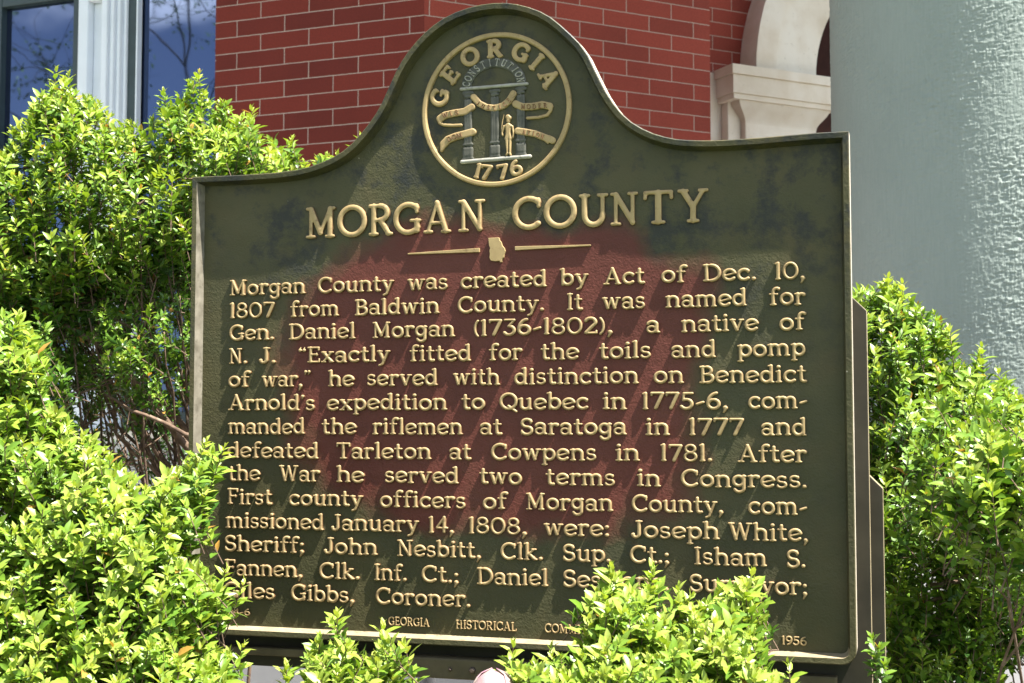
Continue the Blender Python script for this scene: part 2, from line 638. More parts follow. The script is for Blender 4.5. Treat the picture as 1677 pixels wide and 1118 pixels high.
    m.box(xp0 - 0.075, xp0 - 0.002, REC - 0.075, REC - 0.021, PODZ, zs - 0.02)
    part(m, "respond", stone, 'R', bevel=0.004)
    # impost: crown slab, fascia, cyma
    xL, _ = ox(1200, 120, PRJ - 0.06)
    xR_ = xp1 + (xp0 - xL)
    m = MB()
    def ring(off_l, yf, za_, zb_):
        m.box(xL + off_l, xR_ - off_l, yf, REC + 0.25, za_, zb_)
    H = zi_top - z_c1
    ring(0.000, PRJ - 0.060, zi_top - 0.045, zi_top)
    ring(0.010, PRJ - 0.050, z_c1 + 0.025, zi_top - 0.045)
    ring(0.018, PRJ - 0.042, z_c1, z_c1 + 0.025)
    n = 22
    for i in range(n):                       # cyma under the fascia
        t0, t1 = i / n, (i + 1) / n
        s = (0.5 - 0.5 * math.cos(math.pi * (t0 + t1) / 2))
        off = (xp0 - xL) * (0.5 + 0.5 * s)
        ring(off, PRJ - 0.032 * (1 - s) - 0.001, z_c1 - H * 0.62 * t1, z_c1 - H * 0.62 * t0)
    part(m, "impost", stone, 'R', bevel=0.0015)
    # back of the arcade
    m = MB()
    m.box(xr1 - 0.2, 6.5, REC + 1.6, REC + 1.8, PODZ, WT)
    part(m, "passage_wall", plain_mat("shaded_brown_brick", (0.07, 0.024, 0.018), 0.85, 0.3, 9), 'R')  # shade under the arcade put into a darker brick colour

    # ---- big rendered column
    YC = 4.1
    Rp = 268.0
    t = NT("grey_green_stucco")
    x, y, z = t.xyz()
    th = t.math('ARCTAN2', y, x)
    big = t.noise(1.6, 5)
    c = t.ramp(big, [(0.3, (0.225, 0.265, 0.243)), (0.5, (0.262, 0.305, 0.280)), (0.75, (0.30, 0.335, 0.305))])
    brush = t.noise(26.0, 5, vec=t.comb(t.math('MULTIPLY', th, 3.2), t.math('MULTIPLY', z, 0.5)))
    c = t.mix(t.ramp(brush, [(0.35, 0.3), (0.7, 0.0)]), c, (0.19, 0.24, 0.215))
    t.set(color=c, rough=0.62, spec=0.4)
    t.bump(t.math('ADD', t.noise(150.0, 3), t.math('MULTIPLY', t.noise(30.0, 4, vec=t.comb(t.math('MULTIPLY', th, 2.4), t.math('MULTIPLY', z, 0.6))), 1.5)), 0.45, 0.003)
    stucco = t.m
    left = at(1367, 250, YC)
    Rr = Rp / F * YC
    cxw, cyw = at(1367 + Rp, 250, YC).x, YC
    m = MB()
    ZD = 3.15
    m.lathe([(Rr, ZD), (Rr * 0.985, 4.5), (Rr * 0.93, 8.8)], 128)
    # coarse brushed stucco: real relief on the lower shaft
    NA, NZ = 560, 560
    def blur(a, wz, wa):
        for w_, ax in ((wz, 0), (wa, 1)):
            for _ in range(2):
                k = np.ones(w_) / w_
                a = np.apply_along_axis(lambda q: np.convolve(np.concatenate([q[-w_:], q, q[:w_]]), k, 'same')[w_:-w_], ax, a)
        return a / a.std()
    g0 = np.random.default_rng(5)
    H = 0.75 * blur(g0.normal(size=(NZ, NA)), 1, 4) + 0.55 * blur(g0.normal(size=(NZ, NA)), 4, 1) + 0.3 * blur(g0.normal(size=(NZ, NA)), 2, 2)
    patch = blur(g0.normal(size=(NZ, NA)), 60, 40)
    H = np.clip(H, -2.2, 2.2) * np.clip(0.75 + 0.25 * patch, 0.3, 1.3)
    aa = np.concatenate([np.linspace(R(-215), R(-50), NA), np.linspace(R(-44), R(139), 30)])
    H = np.concatenate([H, np.zeros((NZ, 30))], 1)
    NA += 30
    zz_ = np.linspace(PODZ + 0.02, ZD, NZ)
    fade = np.minimum(1, (ZD - zz_) / 0.05)[:, None]
    RR = Rr + 0.0010 * H * fade
    n0 = len(m.v)
    P_ = np.stack([RR * np.cos(aa), RR * np.sin(aa), np.repeat(zz_[:, None], NA, 1)], 2).reshape(-1, 3)
    m.v += [tuple(q) for q in P_.tolist()]
    ii = (np.arange(NZ - 1)[:, None] * NA + np.arange(NA)[None]).ravel() + n0
    jj = (np.arange(NZ - 1)[:, None] * NA + (np.arange(NA)[None] + 1) % NA).ravel() + n0
    m.f += np.stack([ii, jj, jj + NA, ii + NA], 1).tolist()
    col = m.build("column", stucco, B, True)
    col.location = (cxw - CX, cyw - CY, 0)
    tag(col, "grey green rendered column, sunlit along its right side")
    m = MB()
    s_ = Rr * 1.10
    m.box(-s_, s_, -s_, s_, -0.2, PODZ - 0.04)
    ped = m.build("column_pedestal", conc, B, bevel=0.01)
    ped.location = (cxw - CX, cyw - CY, 0)
    ped.rotation_euler = (0, 0, R(8))
    m = MB()
    m.lathe([(Rr * 1.02, PODZ - 0.04), (Rr * 1.07, PODZ - 0.02), (Rr * 1.07, PODZ + 0.03), (Rr * 1.0, PODZ + 0.05)], 96)
    cb = m.build("column_base", conc, B, True)
    cb.location = (cxw - CX, cyw - CY, 0)
    # unseen porch roof, added and sized to keep the walls in shade
    m = MB()
    m.box(-5.0, 7.0, 3.0, 9.5, 8.82, 9.6)
    pr = m.build("unseen_porch_roof", fr_white, B, bevel=0.02)
    pr.location = (-CX, -CY, 0)
    return B


# ------------------------------------------------------------------ cast lettering
def seg(x0, y0, x1, y1, w=None, w2=None):
    return ('s', x0, y0, x1, y1, w, w2)


def arc_(cx, cy, rx, ry, a0, a1, w=None):
    return ('a', cx, cy, rx, ry, a0, a1, w)


def dot(x, y, r):
    return ('s', x, y, x, y + 0.001, 2 * r, None)


def sb(x, l=1.25, r=1.25, y=0.42):      # foot serif
    return seg(x - l, y, x + r, y, 0.95)


def stl(x, y=6.5, l=1.3):               # flag serif at the top left
    return seg(x - l, y - 0.15, x, y, 0.95)


T = 1.12   # thin stroke
G = {}
G['a'] = (6.6, [arc_(3.0, 4.9, 2.15, 1.75, 15, 165), seg(5.1, 5.2, 5.1, 0.9), seg(5.1, 0.6, 6.2, 0.45, T), arc_(2.75, 2.15, 1.95, 1.75, 0, 360, 1.35)])
G['b'] = (6.9, [seg(1.3, 0.7, 1.3, 9.8), stl(1.3, 9.8), arc_(3.7, 3.5, 2.45, 2.95, 0, 360)])
G['c'] = (6.2, [arc_(3.5, 3.5, 2.75, 2.95, 48, 312), seg(5.35, 5.9, 5.35, 4.9, 1.1)])
G['d'] = (7.2, [seg(5.6, 0.7, 5.6, 9.8), stl(5.6, 9.8), seg(5.6, 0.5, 6.7, 0.42, 0.95), arc_(3.2, 3.5, 2.45, 2.95, 0, 360)])
G['e'] = (6.5, [arc_(3.4, 3.5, 2.75, 2.95, 18, 318), seg(1.0, 2.9, 5.9, 4.4, T)])
G['f'] = (4.9, [seg(2.1, 0.5, 2.1, 7.6), arc_(3.9, 7.7, 1.8, 2.1, 60, 180), dot(4.8, 9.2, 0.75), seg(0.5, 6.4, 4.1, 6.4, 1.0), sb(2.1)])
G['g'] = (6.9, [arc_(3.1, 3.8, 2.35, 2.7, 0, 360), seg(5.5, 6.6, 5.5, -0.4), seg(5.5, 6.4, 6.4, 6.5, 0.9), arc_(3.4, -0.5, 2.1, 1.95, -165, 0)])
G['h'] = (7.4, [seg(1.5, 0.5, 1.5, 9.8), stl(1.5, 9.8), arc_(3.75, 4.4, 2.2, 2.1, 0, 180), seg(5.95, 0.5, 5.95, 4.4), sb(1.5, 1.2, 1.1), sb(5.95, 1.0, 1.2)])
G['i'] = (3.3, [seg(1.65, 0.5, 1.65, 6.5), stl(1.65, 6.5), sb(1.65), dot(1.55, 9.0, 0.98)])
G['k'] = (7.0, [seg(1.5, 0.5, 1.5, 9.8), stl(1.5, 9.8), seg(1.9, 3.0, 5.2, 6.3, T), seg(2.8, 3.7, 5.7, 0.5), sb(1.5, 1.2, 1.0), seg(5.5, 0.45, 6.7, 0.45, 0.95), seg(4.3, 6.4, 6.2, 6.4, 0.95)])
G['l'] = (3.3, [seg(1.65, 0.5, 1.65, 9.8), stl(1.65, 9.8), sb(1.65)])
G['m'] = (10.9, [seg(1.5, 0.5, 1.5, 6.5), stl(1.5, 6.5), arc_(3.4, 4.5, 1.95, 2.0, 0, 180), seg(5.35, 0.5, 5.35, 4.5), arc_(7.3, 4.5, 1.95, 2.0, 0, 180), seg(9.25, 0.5, 9.25, 4.5), sb(1.5, 1.2, .9), sb(5.35, .8, .8), sb(9.25, .9, 1.2)])
G['n'] = (7.4, [seg(1.5, 0.5, 1.5, 6.5), stl(1.5, 6.5), arc_(3.75, 4.4, 2.2, 2.1, 0, 180), seg(5.95, 0.5, 5.95, 4.4), sb(1.5, 1.2, 1.0), sb(5.95, 1.0, 1.2)])
G['o'] = (6.8, [arc_(3.4, 3.5, 2.7, 2.95, 0, 360)])
G['p'] = (7.0, [seg(1.5, -2.4, 1.5, 6.5), stl(1.5, 6.5), arc_(3.85, 3.5, 2.4, 2.95, 0, 360), sb(1.5, 1.2, 1.2, -2.4)])
G['r'] = (5.4, [seg(1.5, 0.5, 1.5, 6.5), stl(1.5, 6.5), arc_(3.7, 4.4, 2.1, 2.1, 60, 180), dot(4.6, 5.9, 0.95), sb(1.5)])
G['s'] = (5.4, [arc_(2.65, 5.0, 1.75, 1.5, 30, 270, 1.35), arc_(2.65, 2.0, 1.95, 1.55, -155, 90, 1.35), seg(4.3, 6.3, 4.2, 5.2, 0.9), seg(0.85, 0.8, 0.9, 1.9, 0.9)])
G['t'] = (4.7, [seg(2.0, 1.6, 2.0, 8.6), arc_(3.4, 1.8, 1.4, 1.3, 180, 300), seg(0.4, 6.4, 4.0, 6.4, 1.0)])
G['u'] = (7.4, [seg(1.5, 2.6, 1.5, 6.5), stl(1.5, 6.5), arc_(3.6, 2.5, 2.1, 2.0, 180, 360), seg(5.7, 0.7, 5.7, 6.5), stl(5.7, 6.5), seg(5.7, 0.5, 6.9, 0.42, 0.95)])
G['v'] = (6.8, [seg(1.2, 6.4, 3.4, 0.6), seg(5.6, 6.4, 3.4, 0.6, T), seg(0.2, 6.45, 2.4, 6.45, 0.95), seg(4.7, 6.45, 6.5, 6.45, 0.95)])
G['w'] = (9.7, [seg(1.2, 6.4, 2.9, 0.6), seg(4.9, 6.2, 2.9, 0.6, T), seg(4.9, 6.2, 6.6, 0.6), seg(8.4, 6.4, 6.6, 0.6, T), seg(0.2, 6.45, 2.4, 6.45, 0.95), seg(7.4, 6.45, 9.4, 6.45, 0.95)])
G['x'] = (6.9, [seg(1.2, 6.3, 5.6, 0.6), seg(5.4, 6.3, 1.3, 0.6, T), seg(0.3, 6.45, 2.4, 6.45, 0.95), seg(4.4, 6.45, 6.4, 6.45, 0.95), seg(0.3, 0.42, 2.3, 0.42, 0.95), seg(4.6, 0.42, 6.6, 0.42, 0.95)])
G['y'] = (6.8, [seg(1.2, 6.4, 3.5, 0.8), seg(5.7, 6.4, 2.7, -1.6, 1.25), seg(2.7, -1.6, 1.2, -2.3, 1.2), seg(0.2, 6.45, 2.4, 6.45, 0.95), seg(4.7, 6.45, 6.6, 6.45, 0.95)])
G['A'] = (9.2, [seg(4.5, 9.4, 1.4, 0.5, T), seg(4.5, 9.6, 7.6, 0.5), seg(2.5, 3.2, 6.4, 3.2, 1.0), seg(0.2, 0.42, 2.7, 0.42, 0.95), seg(6.3, 0.42, 8.9, 0.42, 0.95)])
G['B'] = (7.6, [seg(1.8, 0.5, 1.8, 9.5), seg(0.5, 9.5, 3.8, 9.5, T), seg(0.5, 0.5, 4.2, 0.5, T), seg(1.8, 5.2, 4.0, 5.2, T), arc_(3.8, 7.35, 2.2, 2.15, -90, 90), arc_(4.2, 2.85, 2.6, 2.35, -90, 90)])
G['C'] = (8.4, [arc_(4.7, 5.0, 4.0, 4.5, 48, 312), seg(7.5, 9.2, 7.5, 6.9, 1.0)])
G['D'] = (9.0, [seg(1.8, 0.5, 1.8, 9.5), seg(0.5, 9.5, 4.0, 9.5, T), seg(0.5, 0.5, 4.0, 0.5, T), arc_(4.0, 5.0, 4.1, 4.5, -90, 90)])
G['E'] = (7.2, [seg(1.8, 0.5, 1.8, 9.5), seg(0.5, 9.5, 6.2, 9.5, T), seg(0.5, 0.5, 6.5, 0.5, T), seg(1.8, 5.2, 5.2, 5.2, T), seg(6.2, 9.5, 6.2, 7.9, .9), seg(6.5, 0.5, 6.6, 2.2, .9), seg(5.2, 4.4, 5.2, 6.0, .8)])
G['F'] = (6.9, [seg(1.8, 0.5, 1.8, 9.5), seg(0.5, 9.5, 6.2, 9.5, T), seg(1.8, 5.2, 5.2, 5.2, T), seg(6.2, 9.5, 6.2, 7.9, .9), seg(5.2, 4.4, 5.2, 6.0, .8), sb(1.8)])
G['G'] = (8.9, [arc_(4.7, 5.0, 4.0, 4.5, 48, 320), seg(7.4, 9.2, 7.4, 7.0, 1.0), seg(7.5, 1.0, 7.5, 4.2), seg(5.6, 4.3, 8.4, 4.3, 0.95)])
G['H'] = (9.0, [seg(1.8, 0.5, 1.8, 9.5), seg(7.0, 0.5, 7.0, 9.5), seg(1.8, 5.1, 7.0, 5.1, T), sb(1.8), sb(7.0), sb(1.8, 1.25, 1.25, 9.55), sb(7.0, 1.25, 1.25, 9.55)])
G['I'] = (3.7, [seg(1.85, 0.5, 1.85, 9.5), sb(1.85), sb(1.85, 1.25, 1.25, 9.55)])
G['J'] = (5.4, [seg(3.7, 2.4, 3.7, 9.5), arc_(2.2, 2.2, 1.5, 1.8, 190, 360), dot(0.95, 2.0, .8), sb(3.7, 1.3, 1.25, 9.55)])
G['L'] = (7.0, [seg(1.8, 0.5, 1.8, 9.5), seg(0.5, 0.5, 6.3, 0.5, T), seg(6.3, 0.5, 6.5, 2.3, .9), sb(1.8, 1.25, 1.25, 9.55)])
G['K'] = (8.4, [seg(1.8, 0.5, 1.8, 9.5), seg(2.2, 4.2, 6.6, 9.3, T), seg(3.4, 5.4, 7.3, 0.5), sb(1.8), sb(1.8, 1.25, 1.25, 9.55)])
G['M'] = (10.6, [seg(1.9, 0.5, 1.9, 9.4, T), seg(1.9, 9.4, 5.2, 1.6), seg(8.5, 9.4, 5.2, 1.6, T), seg(8.5, 0.5, 8.5, 9.4), sb(1.9), sb(8.5), seg(0.6, 9.55, 2.2, 9.55, 0.95), seg(8.3, 9.55, 9.9, 9.55, 0.95)])
G['N'] = (9.2, [seg(1.9, 0.5, 1.9, 9.4, T), seg(1.9, 9.4, 7.2, 0.7), seg(7.2, 0.7, 7.2, 9.4, T), sb(1.9), seg(0.6, 9.55, 2.2, 9.55, 0.95), sb(7.2, 1.25, 1.25, 9.55)])
G['O'] = (9.2, [arc_(4.6, 5.0, 4.0, 4.5, 0, 360)])
G['Q'] = (9.2, [arc_(4.6, 5.0, 4.0, 4.5, 0, 360), seg(4.6, 2.2, 8.6, -1.2, 1.3)])
G['R'] = (8.3, [seg(1.8, 0.5, 1.8, 9.5), seg(0.5, 9.5, 4.0, 9.5, T), seg(1.8, 4.9, 4.0, 4.9, T), arc_(4.0, 7.2, 2.4, 2.3, -90, 90), seg(4.0, 4.9, 6.9, 0.5), sb(1.8), seg(6.3, 0.42, 8.0, 0.42, 0.95)])
G['S'] = (6.8, [arc_(3.4, 7.2, 2.4, 2.25, 25, 270), arc_(3.4, 2.75, 2.6, 2.25, -160, 90), seg(5.5, 9.2, 5.5, 7.2, 0.95), seg(0.85, 0.9, 0.85, 2.9, 0.95)])
G['T'] = (7.9, [seg(3.95, 0.5, 3.95, 9.5), seg(0.6, 9.5, 7.3, 9.5, T), seg(0.6, 9.5, 0.5, 7.7, .9), seg(7.3, 9.5, 7.4, 7.7, .9), sb(3.95, 1.4, 1.4)])
G['U'] = (9.0, [seg(1.8, 3.6, 1.8, 9.5), arc_(4.5, 3.5, 2.7, 3.0, 180, 360), seg(7.2, 3.6, 7.2, 9.5, T), sb(1.8, 1.25, 1.25, 9.55), sb(7.2, 1.25, 1.25, 9.55)])
G['V'] = (9.0, [seg(1.4, 9.4, 4.5, 0.6), seg(7.6, 9.4, 4.5, 0.6, T), seg(0.2, 9.55, 2.8, 9.55, .95), seg(6.4, 9.55, 8.8, 9.55, .95)])
G['W'] = (11.6, [seg(1.3, 9.4, 3.6, 0.6), seg(5.7, 9.2, 3.6, 0.6, T), seg(5.7, 9.2, 8.0, 0.6), seg(10.2, 9.4, 8.0, 0.6, T), seg(0.2, 9.55, 2.6, 9.55, 0.95), seg(9.0, 9.55, 11.3, 9.55, 0.95)])
G['Y'] = (8.6, [seg(1.4, 9.4, 4.3, 4.6), seg(7.2, 9.4, 4.3, 4.6, T), seg(4.3, 0.5, 4.3, 4.8), seg(0.2, 9.55, 2.6, 9.55, 0.95), seg(6.2, 9.55, 8.4, 9.55, 0.95), sb(4.3, 1.4, 1.4)])
G['0'] = (7.6, [arc_(3.8, 5.0, 3.1, 4.5, 0, 360, 1.35)])
G['1'] = (3.3, [seg(1.7, 0.5, 1.7, 9.5), seg(0.6, 9.2, 1.7, 9.5, 1.0), sb(1.7, .9, .9)])
G['2'] = (6.6, [arc_(3.2, 7.0, 2.4, 2.5, -10, 160), seg(5.4, 6.2, 1.1, 0.9), seg(1.0, 0.6, 5.9, 0.6, 1.2), seg(5.9, 0.6, 6.0, 1.8, .9)])
G['3'] = (6.4, [seg(1.0, 9.4, 5.5, 9.4, 1.2), seg(5.5, 9.2, 3.0, 5.8, 1.2), arc_(3.0, 3.0, 2.5, 2.6, -150, 90)])
G['4'] = (7.0, [seg(4.9, 0.5, 4.9, 9.4), seg(4.9, 9.3, 0.9, 3.1, 1.2), seg(0.9, 2.9, 6.5, 2.9, 1.2)])
G['5'] = (6.4, [seg(1.8, 9.4, 5.6, 9.4, 1.3), seg(1.8, 9.4, 1.4, 5.4, 1.2), arc_(2.8, 3.2, 2.6, 2.7, -150, 115)])
G['6'] = (6.8, [arc_(3.4, 3.1, 2.5, 2.6, 0, 360), arc_(5.3, 3.6, 4.45, 5.9, 98, 180)])
G['7'] = (6.6, [seg(0.8, 9.4, 6.0, 9.4, 1.3), seg(6.0, 9.2, 2.7, 0.6), seg(0.8, 9.4, 0.75, 8.0, .9)])
G['8'] = (6.8, [arc_(3.4, 7.4, 2.15, 2.1, 0, 360, 1.35), arc_(3.4, 2.85, 2.6, 2.4, 0, 360, 1.35)])
G['9'] = (6.8, [arc_(3.4, 6.9, 2.5, 2.6, 0, 360), arc_(1.5, 6.4, 4.45, 5.9, -82, 0)])
G['.'] = (2.6, [dot(1.3, 0.85, 1.0)])
G[','] = (2.8, [dot(1.4, 0.8, 1.0), seg(1.85, 0.5, 0.7, -2.1, 1.6, 0.8)])
G[';'] = (2.8, [dot(1.4, 5.2, 1.0), dot(1.4, 0.8, 1.0), seg(1.85, 0.5, 0.7, -2.1, 1.6, 0.8)])
G[':'] = (2.8, [dot(1.4, 5.6, 1.0), dot(1.4, 0.9, 1.0)])
G['('] = (3.2, [arc_(5.2, 4.4, 4.2, 6.2, 130, 230, 1.15)])
G[')'] = (3.2, [arc_(-2.0, 4.4, 4.2, 6.2, -50, 50, 1.15)])
G['-'] = (4.6, [seg(0.9, 3.1, 3.7, 4.2, 1.35)])
G["'"] = (2.4, [dot(1.2, 9.0, .9), seg(1.5, 8.8, 0.9, 7.1, 1.0, 0.4)])
G['\u201c'] = (4.8, [dot(1.3, 8.0, .9), seg(1.0, 8.2, 1.7, 9.9, 1.0, 0.4), dot(3.5, 8.0, .9), seg(3.2, 8.2, 3.9, 9.9, 1.0, 0.4)])
G['\u201d'] = (4.8, [dot(1.3, 9.2, .9), seg(1.6, 9.0, 0.9, 7.3, 1.0, 0.4), dot(3.5, 9.2, .9), seg(3.8, 9.0, 3.1, 7.3, 1.0, 0.4)])


def stroke_segments(strokes, S):
    out = []
    for s in strokes:
        if s[0] == 's':
            _, x0, y0, x1, y1, w, w2 = s
            w = S if w is None else w * (S / 1.6 if S > 1.6 else 1)
            w2 = w if w2 is None else w2
            out.append((x0, y0, x1, y1, w / 2, w2 / 2))
        else:
            _, cx, cy, rx, ry, a0, a1, w = s
            w = S if w is None else w
            n = max(6, int(abs(a1 - a0) / 14))
            p = [(cx + rx * math.cos(R(a0 + (a1 - a0) * i / n)), cy + ry * math.sin(R(a0 + (a1 - a0) * i / n))) for i in range(n + 1)]
            for i in range(n):
                out.append((*p[i], *p[i + 1], w / 2, w / 2))
    return out


def sdf_mesh(segs, h, bevel, edge=0.5, clip=None):
    """cast relief from strokes: (verts x,y,height 0..1, top faces, skirt faces)"""
    a = np.array(segs)
    xs0 = min((a[:, 0] - a[:, 4]).min(), (a[:, 2] - a[:, 5]).min()) - 1.5 * h
    xs1 = max((a[:, 0] + a[:, 4]).max(), (a[:, 2] + a[:, 5]).max()) + 1.5 * h
    ys0 = min((a[:, 1] - a[:, 4]).min(), (a[:, 3] - a[:, 5]).min()) - 1.5 * h
    ys1 = max((a[:, 1] + a[:, 4]).max(), (a[:, 3] + a[:, 5]).max()) + 1.5 * h
    nx, ny = int((xs1 - xs0) / h) + 2, int((ys1 - ys0) / h) + 2
    gx = xs0 + np.arange(nx) * h
    gy = ys0 + np.arange(ny) * h
    X, Y = np.meshgrid(gx, gy, indexing='ij')
    D = np.full(X.shape, -9.0)
    for (x0, y0, x1, y1, r0, r1) in segs:
        dx, dy = x1 - x0, y1 - y0
        l2 = dx * dx + dy * dy + 1e-9
        t = np.clip(((X - x0) * dx + (Y - y0) * dy) / l2, 0, 1)
        d = (r0 + (r1 - r0) * t) - np.hypot(X - x0 - t * dx, Y - y0 - t * dy)
        D = np.maximum(D, d)
    D[np.abs(D) < 1e-4] = 1e-4
    verts, faces, skirt = [], [], []
    idx = {}

    def hgt(d):
        t = min(1.0, max(0.0, d / bevel))
        return edge + (1 - edge) * math.sin(t * math.pi / 2)

    def corner(i, j):
        k = (i, j)
        if k not in idx:
            idx[k] = len(verts)
            verts.append((gx[i], gy[j], hgt(D[i, j])))
        return idx[k]

    def cut(i, j, i2, j2):
        k = (min((i, j), (i2, j2)), max((i, j), (i2, j2)))
        if k not in idx:
            d0, d1 = D[i, j], D[i2, j2]
            t = d0 / (d0 - d1)
            idx[k] = len(verts)
            verts.append((gx[i] + (gx[i2] - gx[i]) * t, gy[j] + (gy[j2] - gy[j]) * t, edge))
        return idx[k]
    ins = D > 0
    act = ins[:-1, :-1] | ins[1:, :-1] | ins[:-1, 1:] | ins[1:, 1:]
    for i, j in zip(*np.nonzero(act)):
        cs = [(i, j), (i + 1, j), (i + 1, j + 1), (i, j + 1)]
        poly, cuts = [], []
        for q in range(4):
            c0, c1 = cs[q], cs[(q + 1) % 4]
            if ins[c0]: poly.append(corner(*c0))
            if ins[c0] != ins[c1]:
                v = cut(*c0, *c1)
                poly.append(v)
                cuts.append((v, ins[c0]))
        if len(poly) >= 3: faces.append(tuple(poly))
        if len(cuts) == 2:
            (v0, in0), (v1, _) = cuts
            skirt.append((v0, v1) if in0 else (v1, v0))
        elif len(cuts) == 4:
            for q in (0, 2):
                (v0, in0), (v1, _) = cuts[q], cuts[q + 1]
                skirt.append((v0, v1) if in0 else (v1, v0))
    return np.array(verts), faces, skirt


_glyphs = {}


def glyph(ch, S):
    k = (ch, S)
    if k not in _glyphs:
        _glyphs[k] = sdf_mesh(stroke_segments(G[ch][1], S), 0.40, 0.50, 0.74)
    return _glyphs[k]


class Relief:
    """collects relief pieces in plate coordinates (u, v) with height towards the viewer"""
    def __init__(self):
        self.v, self.f, self.n, self.side = [], [], 0, []

    def add(self, data, fn, relief, base=0.0):
        V, Fc, Sk = data
        if len(V) == 0: return
        u, v = fn(V[:, 0], V[:, 1])
        y = -(base + V[:, 2] * relief)
        n = self.n
        top = np.stack([u, y, v], 1)
        self.v.append(top)
        cnt = len(top)
        self.f += [tuple(q + n for q in f) for f in Fc]
        # skirt keeps its own vertices so that the edge stays crisp
        ids = sorted({q for s in Sk for q in s})
        m = {q: k for k, q in enumerate(ids)}
        a = top[ids]
        b = a.copy()
        b[:, 1] = -base + 0.0006
        self.v += [a, b]
        k = len(ids)
        o = n + cnt
        self.side += list(range(len(self.f), len(self.f) + len(Sk)))
        self.f += [(o + m[p], o + k + m[p], o + k + m[q], o + m[q]) for p, q in Sk]
        self.n += cnt + 2 * k

    def build(self, name, mat, parent, side=None):
        V = np.concatenate(self.v)
        o = mesh_obj(name, V.tolist(), self.f, mat, parent, smooth=True)
        if side:
            o.data.materials.append(side)
            mi = np.zeros(len(self.f), np.int32)
            mi[self.side] = 1
            o.data.polygons.foreach_set('material_index', mi)
        return o


def word_into(rel, word, u0, u1, vb, unit, S=1.6, relief=0.0058, gap=0.55, jitter=0.0):
    widths = [G[c][0] for c in word]
    total = sum(widths) + gap * (len(word) - 1)
    # glyph boxes carry side bearings of about 0.35
    sx = (u1 - u0) / (total - 0.7)
    x = u0 - 0.35 * sx
    for c, w in zip(word, widths):
        dv = random.uniform(-jitter, jitter)
        rel.add(glyph(c, S), lambda X, Y, x=x, dv=dv: (x + X * sx, vb + dv + Y * unit), relief)
        x += (w + gap) * sx


